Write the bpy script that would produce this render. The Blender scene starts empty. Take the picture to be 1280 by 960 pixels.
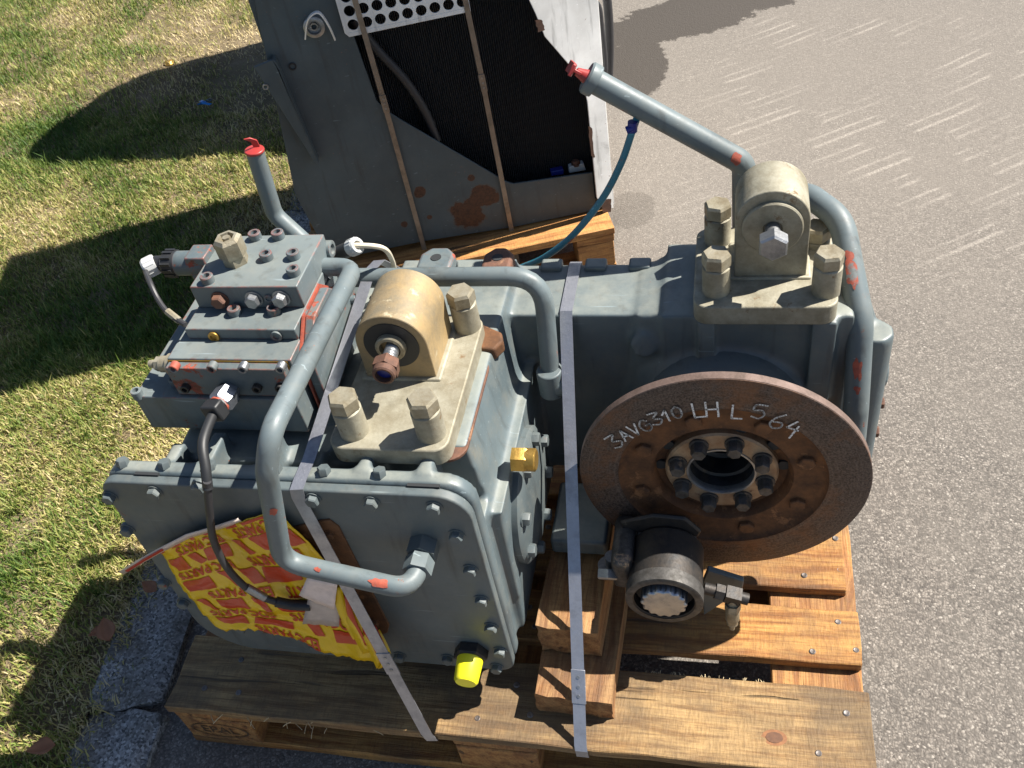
import bpy, bmesh, math, random
import numpy as np
from mathutils import Vector, Matrix, noise
random.seed(7); rng=np.random.default_rng(7)
S=bpy.context.scene; COL=S.collection
# ---------------------------------------------------------------- camera
F=1168.; PITCH=math.radians(43.6); ROLL=math.atan2(.2,.98); YAW=math.radians(17.8)
CAM=Vector((.965,-.64,1.61))
fwd=Vector((-math.sin(YAW)*math.cos(PITCH),math.cos(YAW)*math.cos(PITCH),-math.sin(PITCH)))
r0=Vector((math.cos(YAW),math.sin(YAW),0)); u0=r0.cross(fwd)
RT=r0*math.cos(ROLL)-u0*math.sin(ROLL); UP=r0*math.sin(ROLL)+u0*math.cos(ROLL)
cd=bpy.data.cameras.new('camera'); cam=bpy.data.objects.new('camera',cd); COL.objects.link(cam)
cd.sensor_fit='HORIZONTAL'; cd.sensor_width=36; cd.lens=F/1280*36; cd.clip_start=.02; cd.clip_end=600
m=Matrix((RT,UP,-fwd)).transposed().to_4x4(); m.translation=CAM; cam.matrix_world=m
S.camera=cam
# ---------------------------------------------------------------- light
TOSUN=Vector((.73,.33,1.0)).normalized()
sd=bpy.data.lights.new('sun','SUN'); sd.energy=5.0; sd.angle=math.radians(.53); sd.color=(1,.945,.86)
sun=bpy.data.objects.new('sun',sd); COL.objects.link(sun); sun.rotation_euler=TOSUN.to_track_quat('Z','Y').to_euler(); sun.location=(6,2,6)
W=bpy.data.worlds.new('World'); S.world=W; W.use_nodes=True
nt=W.node_tree; sky=nt.nodes.new('ShaderNodeTexSky'); sky.sky_type='NISHITA'; sky.sun_disc=False; sky.air_density=.9; sky.dust_density=.6
sky.sun_elevation=math.asin(TOSUN.z); sky.sun_rotation=math.atan2(TOSUN.x,TOSUN.y)
bg=nt.nodes['Background']; bg.inputs[1].default_value=.05; nt.links.new(sky.outputs[0],bg.inputs[0])
S.view_settings.view_transform='Standard'; S.view_settings.look='None'; S.view_settings.gamma=1; S.view_settings.exposure=1.15
# ---------------------------------------------------------------- helpers
def V(*a): return Vector(a)
def ray(px,py): return fwd+RT*((px-640)/F)-UP*((py-480)/F)
def hit(px,py,i,v):
    d=ray(px,py); return CAM+d*((v-CAM[i])/d[i])
def AX(px,py,x): return hit(px,py,0,x)      # a point of the place on the plane x=, y= or z=
def AY(px,py,y): return hit(px,py,1,y)
def AZ(px,py,z): return hit(px,py,2,z)
def link(o,parent=None):
    COL.objects.link(o)
    if parent is not None:
        o.parent=parent; o.matrix_parent_inverse=parent.matrix_basis.inverted()   # parts keep their place in the world
    return o
def tag(o,label,cat,group=None,kind=None):
    o['label']=label; o['category']=cat
    if group: o['group']=group
    if kind: o['kind']=kind
    return o
def empty(name,loc,label,cat,group=None):
    e=bpy.data.objects.new(name,None); e.location=loc; e.empty_display_size=.1; COL.objects.link(e)
    return tag(e,label,cat,group)
def mesh(name,bm,mat,smooth=35):
    me=bpy.data.meshes.new(name); bmesh.ops.recalc_face_normals(bm,faces=bm.faces[:]); bm.to_mesh(me); bm.free()
    me.materials.append(mat)
    if smooth:
        me.shade_smooth(); me.set_sharp_from_angle(angle=math.radians(smooth))
    return me
def ob(name,bm,mat,parent=None,bevel=0,seg=2,smooth=35):
    o=bpy.data.objects.new(name,mesh(name,bm,mat,smooth)); link(o,parent)
    if bevel:
        b=o.modifiers.new('bevel','BEVEL'); b.width=bevel; b.segments=seg; b.limit_method='ANGLE'; b.angle_limit=math.radians(40); b.harden_normals=False
    return o
def B(): return bmesh.new()
def box(bm,x0,x1,y0,y1,z0,z1,M=None):
    vs=[bm.verts.new((x,y,z)) for z in(z0,z1) for y in(y0,y1) for x in(x0,x1)]
    for f in((0,2,3,1),(4,5,7,6),(0,1,5,4),(2,6,7,3),(0,4,6,2),(1,3,7,5)): bm.faces.new([vs[i] for i in f])
    if M: 
        for v in vs: v.co=M@v.co
    return vs
def axis_m(p,d,spin=0):
    q=Vector(d).normalized().to_track_quat('Z','Y'); return Matrix.Translation(p)@q.to_matrix().to_4x4()@Matrix.Rotation(spin,4,'Z')
def lathe(bm,prof,seg=24,M=None,closed=True):
    rings=[]
    for r,h in prof:
        if r<1e-6: rings.append([bm.verts.new((0,0,h))])
        else: rings.append([bm.verts.new((r*math.cos(2*math.pi*i/seg),r*math.sin(2*math.pi*i/seg),h)) for i in range(seg)])
    for a,b in zip(rings,rings[1:]):
        for i in range(seg):
            j=(i+1)%seg
            if len(a)==1 and len(b)==1: continue
            if len(a)==1: bm.faces.new((a[0],b[j],b[i]))
            elif len(b)==1: bm.faces.new((a[i],a[j],b[0]))
            else: bm.faces.new((a[i],a[j],b[j],b[i]))
    if M:
        for rr in rings:
            for v in rr: v.co=M@v.co
def cyl(bm,p,d,r,h,seg=28,r2=None,M=None):
    r2=r if r2 is None else r2
    lathe(bm,[(0,0),(r,0),(r2,h),(0,h)],seg,axis_m(p,d))
def extr(bm,pts,y0,y1,to=lambda a,y,b:(a,y,b)):
    a=[bm.verts.new(to(p[0],y0,p[1])) for p in pts]; b=[bm.verts.new(to(p[0],y1,p[1])) for p in pts]
    n=len(pts); bm.faces.new(a); bm.faces.new(b[::-1])
    for i in range(n): bm.faces.new((a[i],b[i],b[(i+1)%n],a[(i+1)%n]))
def rrect(x0,x1,z0,z1,r,n=6):
    out=[]
    rs=r if isinstance(r,(list,tuple)) else [r]*4
    for (cx,cz,a0),r in zip(((x1,z1,0),(x0,z1,90),(x0,z0,180),(x1,z0,270)),rs):
        sx=-1 if cx==x1 else 1; sz=-1 if cz==z1 else 1
        for i in range(n+1):
            a=math.radians(a0+90*i/n); out.append((cx+sx*r+r*math.cos(a),cz+sz*r+r*math.sin(a)))
    return out
def fillet(pts,r,n=7):
    pts=[Vector(p) for p in pts]; out=[pts[0]]
    for k in range(1,len(pts)-1):
        a,b,c=pts[k-1:k+2]; rr=r[k-1] if isinstance(r,(list,tuple)) else r
        d1=(a-b).normalized(); d2=(c-b).normalized(); ang=d1.angle(d2); t=min(rr/math.tan(ang/2),.48*(a-b).length,.48*(c-b).length)
        p=b+d1*t; q=b+d2*t
        for i in range(n+1):
            s=i/n; out.append((p*(1-s)*(1-s))+b*(2*s*(1-s))+q*(s*s))
    out.append(pts[-1]); return out
def tube(bm,path,r,seg=16,cap=True):
    path=[Vector(p) for p in path]; n=len(path); rings=[]
    t=(path[1]-path[0]).normalized(); nrm=t.orthogonal().normalized()
    for i in range(n):
        t2=(path[min(i+1,n-1)]-path[max(i-1,0)]).normalized()
        nrm=(nrm-t2*nrm.dot(t2)).normalized(); bn=t2.cross(nrm)
        rr=r[i] if isinstance(r,(list,tuple)) else r
        rings.append([bm.verts.new(path[i]+(nrm*math.cos(2*math.pi*k/seg)+bn*math.sin(2*math.pi*k/seg))*rr) for k in range(seg)])
    for a,b in zip(rings,rings[1:]):
        for k in range(seg): bm.faces.new((a[k],a[(k+1)%seg],b[(k+1)%seg],b[k]))
    if cap: bm.faces.new(rings[0][::-1]); bm.faces.new(rings[-1])
def spline(pts,n=8):
    pts=[Vector(p) for p in pts]; P=[pts[0]]+pts+[pts[-1]]; out=[]
    for i in range(1,len(P)-2):
        for k in range(n):
            t=k/n; a,b,c,d=P[i-1:i+3]
            out.append(.5*((2*b)+(c-a)*t+(2*a-5*b+4*c-d)*t*t+(3*b-a-3*c+d)*t**3))
    out.append(pts[-1]); return out
def ribbon(bm,path,wd,th,nrm=None):
    """flat band; wd = width vector"""
    path=[Vector(p) for p in path]; w=Vector(wd)*.5; rings=[]
    for i,p in enumerate(path):
        t=(path[min(i+1,len(path)-1)]-path[max(i-1,0)]).normalized(); n=t.cross(w).normalized()*th*.5
        rings.append([bm.verts.new(p+a) for a in(w+n,w-n,-w-n,-w+n)])
    for a,b in zip(rings,rings[1:]):
        for k in range(4): bm.faces.new((a[k],a[(k+1)%4],b[(k+1)%4],b[k]))
    bm.faces.new(rings[0]); bm.faces.new(rings[-1][::-1])
CACHE={}
def place(name,key,builder,mat,p,d,parent,spin=None):
    """small repeated fitting: shared mesh with its axis on +Z, stood on p along d"""
    k=(key,mat.name)
    if k not in CACHE:
        bm=B(); builder(bm); CACHE[k]=mesh(name,bm,mat,30)
    o=bpy.data.objects.new(name,CACHE[k]); o.matrix_basis=axis_m(p,d,random.uniform(0,6.28) if spin is None else spin)
    link(o,parent); return o
def hexbolt(r,h,wash=True):
    def f(bm):
        if wash: lathe(bm,[(0,-.004),(r*1.22,-.004),(r*1.22,h*.16),(0,h*.16)],24)
        lathe(bm,[(0,h*.1),(r,h*.1),(r,h*.82),(r*.86,h),(r*.3,h),(0,h*.97)],6)
    return f
def sock(r,h):
    def f(bm):
        lathe(bm,[(r,-.004),(r,h*.88),(r*.9,h),(r*.58,h),(r*.5,h*.4),(0,h*.35)],20)
    return f
def bolt(p,d,parent,r=.011,h=.012,mat=None,name='bolt',wash=True,spin=None):
    return place(name,('hx',r,h,wash),hexbolt(r,h,wash),mat or M['paint'],p,d,parent,spin)
def screw(p,d,parent,r=.0085,h=.013,mat=None):
    return place('socket_screw',('sk',r,h),sock(r,h),mat or M['paint'],p,d,parent)
# ---------------------------------------------------------------- materials
class N:
    def __init__(s,name):
        s.m=bpy.data.materials.new(name); s.m.use_nodes=True; s.t=s.m.node_tree; s.b=s.t.nodes['Principled BSDF']
        s.pos=s.n('ShaderNodeNewGeometry').outputs['Position']
    def n(s,ty,**k):
        x=s.t.nodes.new(ty)
        for a,b in k.items(): setattr(x,a,b)
        return x
    def set(s,nd,i,v):
        if hasattr(v,'links') or isinstance(v,bpy.types.NodeSocket): s.t.links.new(v,nd.inputs[i])
        else: nd.inputs[i].default_value=v
    def noise(s,scale,detail=4,rough=.55,vec=None,out=0,dist=0):
        x=s.n('ShaderNodeTexNoise'); s.set(x,'Vector',vec or s.pos); s.set(x,'Scale',scale); s.set(x,'Detail',detail); s.set(x,'Roughness',rough); s.set(x,'Distortion',dist); return x.outputs[out]
    def vor(s,scale,feature='F1',out='Distance',vec=None,rand=1):
        x=s.n('ShaderNodeTexVoronoi',feature=feature); s.set(x,'Vector',vec or s.pos); s.set(x,'Scale',scale); s.set(x,'Randomness',rand); return x.outputs[out]
    def ramp(s,fac,stops):
        x=s.n('ShaderNodeValToRGB'); e=x.color_ramp.elements
        while len(e)<len(stops): e.new(.5)
        for q,(p,c) in zip(e,stops): q.position=p; q.color=(*c,1) if len(c)==3 else c
        s.set(x,0,fac); return x.outputs[0]
    def step(s,fac,a,b):
        x=s.n('ShaderNodeMapRange'); s.set(x,0,fac); s.set(x,1,a); s.set(x,2,b); return x.outputs[0]
    def mix(s,f,a,b,mode='MIX'):
        x=s.n('ShaderNodeMix',data_type='RGBA',blend_type=mode); s.set(x,0,f)
        for i,v in((6,a),(7,b)): s.set(x,i,(*v,1) if isinstance(v,tuple) and len(v)==3 else v)
        return x.outputs[2]
    def math(s,op,a,b=0,c=0):
        x=s.n('ShaderNodeMath',operation=op); s.set(x,0,a); s.set(x,1,b); s.set(x,2,c); return x.outputs[0]
    def map(s,vec,scale=(1,1,1),rot=(0,0,0),loc=(0,0,0)):
        x=s.n('ShaderNodeMapping'); s.set(x,0,vec); x.inputs[1].default_value=loc; x.inputs[2].default_value=rot; x.inputs[3].default_value=scale; return x.outputs[0]
    def bump(s,h,strength=.3,dist=.002):
        x=s.n('ShaderNodeBump'); s.set(x,'Height',h); s.set(x,'Strength',strength); s.set(x,'Distance',dist); s.t.links.new(x.outputs[0],s.b.inputs['Normal']); return x
    def edge(s,rad):
        bv=s.n('ShaderNodeBevel',samples=4); bv.inputs['Radius'].default_value=rad; g=s.n('ShaderNodeNewGeometry'); d=s.n('ShaderNodeVectorMath',operation='DOT_PRODUCT'); s.set(d,0,bv.outputs[0]); s.set(d,1,g.outputs['True Normal']); return s.step(d.outputs['Value'],.985,.93)
    def fin(s,col,rough,metal=0,spec=None):
        for k,v in(('Base Color',col),('Roughness',rough),('Metallic',metal)):
            s.set(s.b,k,(*v,1) if isinstance(v,tuple) and len(v)==3 else v)
        if spec is not None: s.b.inputs['Specular IOR Level'].default_value=spec
        return s.m
M={}
def paint(name,c,chip=.66,rough=.38,bump=.25,dirt=.35,wear=0,dust=0):
    s=N(name); big=s.noise(6,5); fine=s.noise(90,6,.65)
    col=s.mix(s.step(big,.35,.7),tuple(x*.8 for x in c),tuple(x*1.18 for x in c))
    d=s.math('MULTIPLY',s.step(s.noise(22,8,.75),.45,.7),dirt); col=s.mix(d,col,tuple(.5*x+y for x,y in zip(c,(.12,.105,.075))))
    drip=s.step(s.noise(1,5,.6,s.map(s.pos,(46,46,5))),.56,.72); col=s.mix(s.math('MULTIPLY',drip,.45),col,(.035,.034,.03))
    oil=s.step(s.noise(9,8,.7,dist=.6),.6,.75); col=s.mix(s.math('MULTIPLY',oil,.5),col,(.05,.045,.035))
    if dust:   # pale dust on upward faces, also brightening the sunlit tops in the colour
        nz=s.n('ShaderNodeSeparateXYZ'); s.set(nz,0,s.n('ShaderNodeNewGeometry').outputs['Normal']); du=s.math('MULTIPLY',s.step(nz.outputs[2],.75,.98),s.step(s.noise(7,7,.7),.3,.62)); col=s.mix(s.math('MULTIPLY',du,dust),col,(.30,.31,.265))
    ch=s.noise(17,9,.72,dist=.4); edge=s.step(ch,chip,chip+.012)
    rust=s.mix(s.step(fine,.4,.62),(.30,.06,.035),(.13,.055,.03))
    halo=s.step(ch,chip-.035,chip+.01); col=s.mix(s.math('MULTIPLY',halo,.35),col,(.2,.12,.08)); col=s.mix(edge,col,rust)
    if wear:
        ew=s.edge(.0028); en=s.math('MULTIPLY',ew,s.step(s.noise(34,7,.75),.62-wear,.70-wear)); col=s.mix(en,col,rust)
    sp=s.step(s.vor(75),.075,.05); sp=s.math('MULTIPLY',sp,s.step(s.noise(9,3),.52,.58)); col=s.mix(sp,col,(.24,.1,.06))
    sc=s.step(s.noise(1,2,.5,s.map(s.pos,(9,160,160),(.4,.3,.8))),.7,.74); col=s.mix(s.math('MULTIPLY',sc,.5),col,tuple(min(1,x*2.+.05) for x in c))
    r=s.math('ADD',s.math('MULTIPLY',fine,.3),rough-.1); r=s.math('ADD',r,s.math('MULTIPLY',s.math('MAXIMUM',edge,d),.35)); r=s.math('SUBTRACT',r,s.math('MULTIPLY',oil,.12))
    h=s.math('SUBTRACT',s.math('ADD',s.math('MULTIPLY',s.noise(260,3),.25),s.math('MULTIPLY',s.noise(70,3),.35)),s.math('MULTIPLY',edge,.8)); s.bump(h,bump,.0014)
    return s.fin(col,r)
PC=(.098,.127,.138)
M['paint']=paint('grey_paint',(.092,.114,.12),.685,.42,.25,.45)
M['cast']=paint('grey_paint_on_casting',PC,.71,.40,.45,.5,0,.6)
M['paint_worn']=paint('grey_paint_worn',PC,.60,.42,.35,.5,.2)
M['pipe']=paint('grey_paint_on_pipe',(.118,.148,.158),.64,.42,.2,.3)
M['sheet']=paint('grey_paint_on_sheet',(.062,.085,.096),.70,.5,.2,.15)
M['panel']=None
M['white_sheet']=paint('white_paint_chipped',(.8,.8,.78),.655,.45,.2,.25)
M['blockpaint']=paint('grey_paint_on_valve_block',(.115,.143,.152),.66,.42,.15,.45,.14,.25)
def metal(name,c,c2,rough=.4,met=.8,rustc=(.16,.07,.03),rust=.66,scale=40):
    s=N(name); n=s.noise(scale,6,.7); col=s.mix(s.step(n,.35,.65),c,c2)
    e=s.step(s.noise(25,8,.72),rust,rust+.06); col=s.mix(e,col,rustc)
    pit=s.step(s.vor(190),.12,.05); col=s.mix(s.math('MULTIPLY',s.math('MULTIPLY',pit,s.step(s.noise(14,4),.45,.55)),.6),col,tuple(x*.4 for x in c2)); gr=s.step(s.noise(10,8,.75),.52,.7); col=s.mix(s.math('MULTIPLY',gr,.45),col,tuple(x*.45 for x in c2))
    r=s.math('ADD',s.math('MULTIPLY',n,.3),rough-.1); s.bump(s.math('SUBTRACT',s.math('ADD',s.noise(220,4),s.noise(60,4)),pit),.4,.0011)
    return s.fin(col,r,s.math('SUBTRACT',met,s.math('MULTIPLY',e,met)))
M['zinc']=metal('weathered_zinc',(.36,.34,.265),(.22,.195,.135),.55,.25,(.17,.11,.055),.6,22)
M['zinc_bolt']=metal('zinc_bolt',(.36,.33,.25),(.24,.2,.13),.45,.45,(.2,.13,.06),.66)
M['ochre']=metal('yellowed_zinc',(.38,.265,.125),(.21,.175,.115),.5,.2,(.42,.36,.24),.6,14)
M['steel']=metal('plain_steel',(.4,.41,.42),(.26,.27,.28),.38,.85,(.15,.09,.06),.72)
M['chrome']=metal('bright_nut',(.42,.44,.48),(.3,.32,.36),.36,.9,(.4,.4,.4),.9)
M['rusty_bolt']=metal('rusty_bolt',(.17,.08,.05),(.1,.055,.04),.7,.2,(.25,.13,.07),.6,90)
M['dark_steel']=metal('dark_steel',(.028,.029,.031),(.06,.05,.042),.5,.5,(.17,.14,.1),.62,50)
M['ring_steel']=metal('scuffed_ring_steel',(.12,.115,.11),(.05,.047,.043),.5,.5,(.3,.2,.12),.62,60)
M['bore']=metal('oily_bore_steel',(.05,.052,.055),(.025,.025,.026),.35,.4,(.06,.045,.03),.58)
M['rust_dark']=metal('dark_flaking_rust',(.085,.038,.022),(.045,.024,.016),.8,0,(.14,.06,.03),.6,40)
M['brass']=metal('brass',(.52,.33,.08),(.4,.24,.06),.35,.8,(.3,.2,.07),.75)
M['strap']=metal('steel_strap',(.42,.43,.47),(.33,.34,.38),.34,.75,(.25,.22,.2),.8)
M['strap_brown']=metal('brown_strap',(.30,.25,.2),(.22,.18,.14),.42,.5,(.3,.24,.18),.8)
def disc_mat():
    s=N('rusty_disc_face'); sp=s.noise(330,3,.8); big=s.noise(12,6,.7)
    sub=s.n('ShaderNodeVectorMath',operation='SUBTRACT'); s.set(sub,0,s.pos); sub.inputs[1].default_value=(.963,.30,.466); ln=s.n('ShaderNodeVectorMath',operation='LENGTH'); s.set(ln,0,sub.outputs[0])
    ring=s.n('ShaderNodeTexNoise',noise_dimensions='1D'); s.set(ring,'W',ln.outputs['Value']); s.set(ring,'Scale',260.); s.set(ring,'Detail',4.)
    c=s.mix(s.step(sp,.42,.62),(.125,.092,.075),(.03,.021,.017)); c=s.mix(s.math('MULTIPLY',s.step(ring.outputs[0],.5,.7),.22),c,(.2,.165,.14)); c=s.mix(s.math('MULTIPLY',s.step(big,.48,.66),.8),c,(.18,.08,.034)); c=s.mix(s.math('MULTIPLY',s.step(s.noise(30,6,.7),.56,.66),.6),c,(.05,.028,.018))
    s.bump(s.math('ADD',sp,ring.outputs[0]),.4,.001); return s.fin(c,.55,.3)
M['disc']=disc_mat()
M['rust']=metal('brown_rust',(.17,.072,.026),(.07,.033,.016),.72,.1,(.24,.11,.045),.58,30)
M['rim']=metal('rust_rim',(.18,.125,.105),(.11,.075,.06),.6,.3,(.2,.1,.06),.6)
M['flange']=metal('pale_rusty_flange',(.42,.31,.2),(.26,.15,.08),.5,.35,(.14,.06,.03),.62,22)
def plain(name,c,rough=.5,spec=None,var=.12,scale=60,b=.15):
    s=N(name); n=s.noise(scale,4); col=s.mix(n,tuple(x*(1-var) for x in c),tuple(min(1,x*(1+var)) for x in c)); s.bump(n,b,.001); return s.fin(col,rough,0,spec)
M['rubber']=plain('black_rubber',(.018,.019,.021),.5); M['cable']=plain('black_cable',(.03,.03,.033),.5,None,.4)
M['white_plastic']=plain('white_plastic',(.5,.51,.5),.4); M['yellow_plastic']=plain('yellow_plastic',(.86,.78,.02),.35,None,.05)
M['red_plastic']=plain('red_plastic',(.33,.035,.032),.4); M['cream']=plain('cream_cable',(.6,.54,.42),.5)
M['blue_hose']=paint('blue_green_hose',(.02,.17,.24),.6,.4,.1,.4)
s_=N('chalk'); M['chalk']=s_.fin(s_.mix(s_.step(s_.noise(420,3,.8),.34,.52),(.09,.07,.06),(.8,.8,.78)),.9)
M['paper']=plain('paper_label',(.72,.6,.55),.5,None,.25,90); M['clear_tape']=plain('clear_tape',(.5,.42,.37),.25,None,.3,50)
M['fin']=plain('black_fin',(.085,.085,.088),.4); M['dark']=plain('dark_inside',(.02,.022,.024),.7)
M['blue_cap']=plain('blue_bolt_paint',(.01,.02,.18),.4)
M['primer']=metal('red_primer_edge',(.42,.09,.05),(.25,.06,.04),.6,0,(.16,.18,.18),.55,60)
def film(name,c):
    s=N(name); n=s.noise(70,5); s.bump(s.noise(45,4,.6),.5,.003); return s.fin(s.mix(n,tuple(x*.82 for x in c),c),.28)
M['film_yellow']=film('yellow_film',(.84,.54,.006)); M['film_red']=film('red_print',(.56,.05,.008)); M['film_white']=film('film_underside',(.72,.6,.52))
def wood(name,c1,c2,dirt,axis=0):
    s=N(name); tc=s.n('ShaderNodeTexCoord').outputs['Object']; oi=s.n('ShaderNodeObjectInfo').outputs['Random']
    off=s.n('ShaderNodeCombineXYZ'); s.set(off,0,s.math('MULTIPLY',oi,37.)); s.set(off,1,s.math('MULTIPLY',oi,19.)); s.set(off,2,s.math('MULTIPLY',oi,11.))
    ad=s.n('ShaderNodeVectorMath',operation='ADD'); s.set(ad,0,tc); s.set(ad,1,off.outputs[0]); v=ad.outputs[0]
    sc=[14,14,14]; sc[axis]=1.1
    wr=s.n('ShaderNodeVectorMath',operation='MULTIPLY_ADD'); nz=s.n('ShaderNodeTexNoise'); s.set(nz,'Vector',s.map(v,(3,3,3))); s.set(nz,'Scale',1.); s.set(wr,0,nz.outputs['Color']); wr.inputs[1].default_value=(.12,.03,.03); s.set(wr,2,v)
    g=s.noise(4.2,6,.7,s.map(wr.outputs[0],tuple(sc)))
    fs=[300,300,300]; fs[axis]=9; fine=s.noise(1,4,.6,s.map(v,tuple(fs)))
    saw=[60,60,60]; saw[axis]=260; sw=s.noise(1,2,.5,s.map(v,tuple(saw)))
    col=s.ramp(g,[(.28,tuple(x*.55 for x in c2)),(.42,c2),(.56,c1),(.75,tuple(min(1,x*1.18) for x in c1))])
    col=s.mix(s.math('MULTIPLY',s.step(fine,.45,.75),.55),col,tuple(x*.45 for x in c2))
    ck=[55,55,55]; ck[axis]=2.2; crack=s.step(s.noise(1,3,.5,s.map(wr.outputs[0],tuple(ck))),.66,.70); col=s.mix(s.math('MULTIPLY',crack,.8),col,(.05,.025,.01))
    col=s.mix(s.math('MULTIPLY',s.step(sw,.5,.75),.45),col,tuple(x*.6 for x in c2))
    dn=s.step(s.noise(5,7,.7,v),.5-.25*dirt,.78-.25*dirt); col=s.mix(s.math('MULTIPLY',dn,.25+.6*dirt),col,(.075,.055,.035))
    pr=tuple(2.4 if i==axis else 7. for i in range(3)); k=s.vor(1.,vec=s.map(v,pr)); kn=s.step(k,.085,.05); col=s.mix(s.math('MULTIPLY',kn,.8),col,(.09,.035,.015))
    h=s.math('ADD',s.math('MULTIPLY',fine,.6),s.math('MULTIPLY',sw,.35)); s.bump(s.math('SUBTRACT',s.math('ADD',h,s.math('MULTIPLY',g,.5)),crack),.9,.0035)
    return s.fin(col,.72)
M['wood']=wood('fresh_pallet_wood',(.50,.255,.068),(.29,.108,.02),.62); M['wood_y']=wood('fresh_pallet_wood_crosswise',(.46,.23,.07),(.29,.115,.03),.5,1)
M['wood_old']=wood('weathered_pallet_wood',(.36,.245,.125),(.24,.145,.062),.55); M['beam']=wood('splintered_beam_wood',(.40,.22,.085),(.24,.105,.035),.5,1)
M['wood_front']=wood('dirty_front_board_wood',(.47,.295,.12),(.25,.13,.042),.8); M['wood_back']=wood('orange_pallet_wood',(.55,.27,.08),(.36,.15,.04),.3)
def asphalt():
    s=N('asphalt'); p=s.pos
    w=s.n('ShaderNodeVectorMath',operation='MULTIPLY_ADD'); nz=s.n('ShaderNodeTexNoise'); s.set(nz,'Vector',p); s.set(nz,'Scale',60.); s.set(w,0,nz.outputs['Color']); w.inputs[1].default_value=(.012,.012,0); s.set(w,2,p); q=w.outputs[0]
    cells=s.vor(240,out='Color',vec=q); cv=s.n('ShaderNodeSeparateColor'); s.set(cv,0,cells); rnd=cv.outputs[0]
    d=s.vor(240,vec=q); d2=s.vor(70,vec=q)
    base=s.ramp(rnd,[(0,(.05,.044,.04)),(.35,(.13,.115,.1)),(.7,(.21,.185,.16)),(.93,(.27,.24,.208)),(1,(.40,.365,.32))])
    tar=s.step(d,.48,.62); col=s.mix(s.math('MULTIPLY',tar,.75),base,(.075,.068,.06))
    big=s.noise(1.3,5,.6); dust=s.step(s.noise(3,7,.7),.3,.7)
    col=s.mix(s.math('MULTIPLY',dust,.55),col,(.165,.146,.125))
    col=s.mix(s.step(big,.55,.8),col,s.mix(.35,col,(.1,.09,.08)))
    dk=s.math('MULTIPLY',s.step(s.vor(330),.22,.12),s.step(s.noise(45,4,.7),.5,.56)); col=s.mix(s.math('MULTIPLY',dk,.8),col,(.03,.026,.022)); lt=s.math('MULTIPLY',s.step(s.vor(170),.16,.1),s.step(s.noise(70,3),.52,.58)); col=s.mix(s.math('MULTIPLY',lt,.8),col,(.42,.39,.34))
    mott=s.noise(38,6,.75); col=s.mix(s.math('MULTIPLY',s.step(mott,.5,.68),.45),col,(.1,.088,.076)); col=s.mix(s.math('MULTIPLY',s.step(mott,.46,.3),.35),col,(.26,.232,.2))
    sx=s.n('ShaderNodeSeparateXYZ'); s.set(sx,0,p); X,Y=sx.outputs[0],sx.outputs[1]
    far=s.step(Y,.6,1.9); col=s.mix(s.math('MULTIPLY',far,.5),col,(.19,.168,.144))
    # pairs of scrape marks left by fork tines, rows of dashes at about 28 degrees
    a=math.radians(28.5); ca,sa=math.cos(a),math.sin(a)
    u=s.math('ADD',s.math('MULTIPLY',X,ca),s.math('MULTIPLY',Y,sa)); v=s.math('SUBTRACT',s.math('MULTIPLY',Y,ca),s.math('MULTIPLY',X,sa))
    u2=s.math('SUBTRACT',u,1.75); v=s.math('SUBTRACT',v,s.math('MULTIPLY',s.math('MULTIPLY',u2,u2),.09)); wob=s.noise(2.5,2); v=s.math('ADD',v,s.math('MULTIPLY',wob,.02))
    row=s.math('FLOOR',s.math('DIVIDE',v,.105)); fv=s.math('FRACT',s.math('DIVIDE',v,.105))
    rr=s.n('ShaderNodeTexWhiteNoise',noise_dimensions='1D'); s.set(rr,'W',row)
    uu=s.math('ADD',u,s.math('MULTIPLY',rr.outputs[0],.4)); fu=s.math('FRACT',s.math('DIVIDE',uu,.43))
    dash=s.math('MULTIPLY',s.step(fu,.06,.12),s.step(fu,.74,.66))
    l1=s.step(s.math('ABSOLUTE',s.math('SUBTRACT',fv,.42)),.085,.03); l2=s.step(s.math('ABSOLUTE',s.math('SUBTRACT',fv,.8)),.07,.02)
    line=s.math('MULTIPLY',s.math('MAXIMUM',l1,l2),dash)
    reg=s.math('MULTIPLY',s.step(X,.7,1.0),s.math('MULTIPLY',s.step(Y,1.1,1.6),s.step(Y,3.3,2.9)))
    line=s.math('MULTIPLY',s.math('MULTIPLY',line,reg),s.math('MULTIPLY',s.step(s.noise(120,5,.7),.36,.56),s.step(s.noise(2.2,4,.6),.46,.62)))
    col=s.mix(s.math('MULTIPLY',line,.48),col,(.42,.38,.33))
    # damp patch creeping out from behind the cooler, and a few oil spots
    def blob(cx,cy,rx,ry,wob,rot=0):
        c,sn=math.cos(rot),math.sin(rot); ax=s.math('SUBTRACT',X,cx); ay=s.math('SUBTRACT',Y,cy)
        a=s.math('DIVIDE',s.math('ADD',s.math('MULTIPLY',ax,c),s.math('MULTIPLY',ay,sn)),rx); b=s.math('DIVIDE',s.math('SUBTRACT',s.math('MULTIPLY',ay,c),s.math('MULTIPLY',ax,sn)),ry)
        r=s.math('SQRT',s.math('ADD',s.math('MULTIPLY',a,a),s.math('MULTIPLY',b,b)))
        r=s.math('ADD',r,s.math('MULTIPLY',s.math('SUBTRACT',s.noise(6,12,.78),.5),wob)); return s.step(r,1.03,.97)
    wet=s.math('MAXIMUM',blob(.82,3.05,.5,.17,1.9,.5),blob(.62,2.62,.13,.26,1.1)); wet=s.math('MAXIMUM',wet,s.math('MULTIPLY',blob(.68,1.72,.08,.10,1.9),.35))
    wet=s.math('MAXIMUM',wet,s.math('MULTIPLY',blob(1.235,-.03,.03,.1,1.6,-.1),.6))
    col=s.mix(s.math('MULTIPLY',wet,.93),col,(.038,.03,.023))
    rough=s.math('SUBTRACT',.9,s.math('MULTIPLY',wet,.12))
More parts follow.
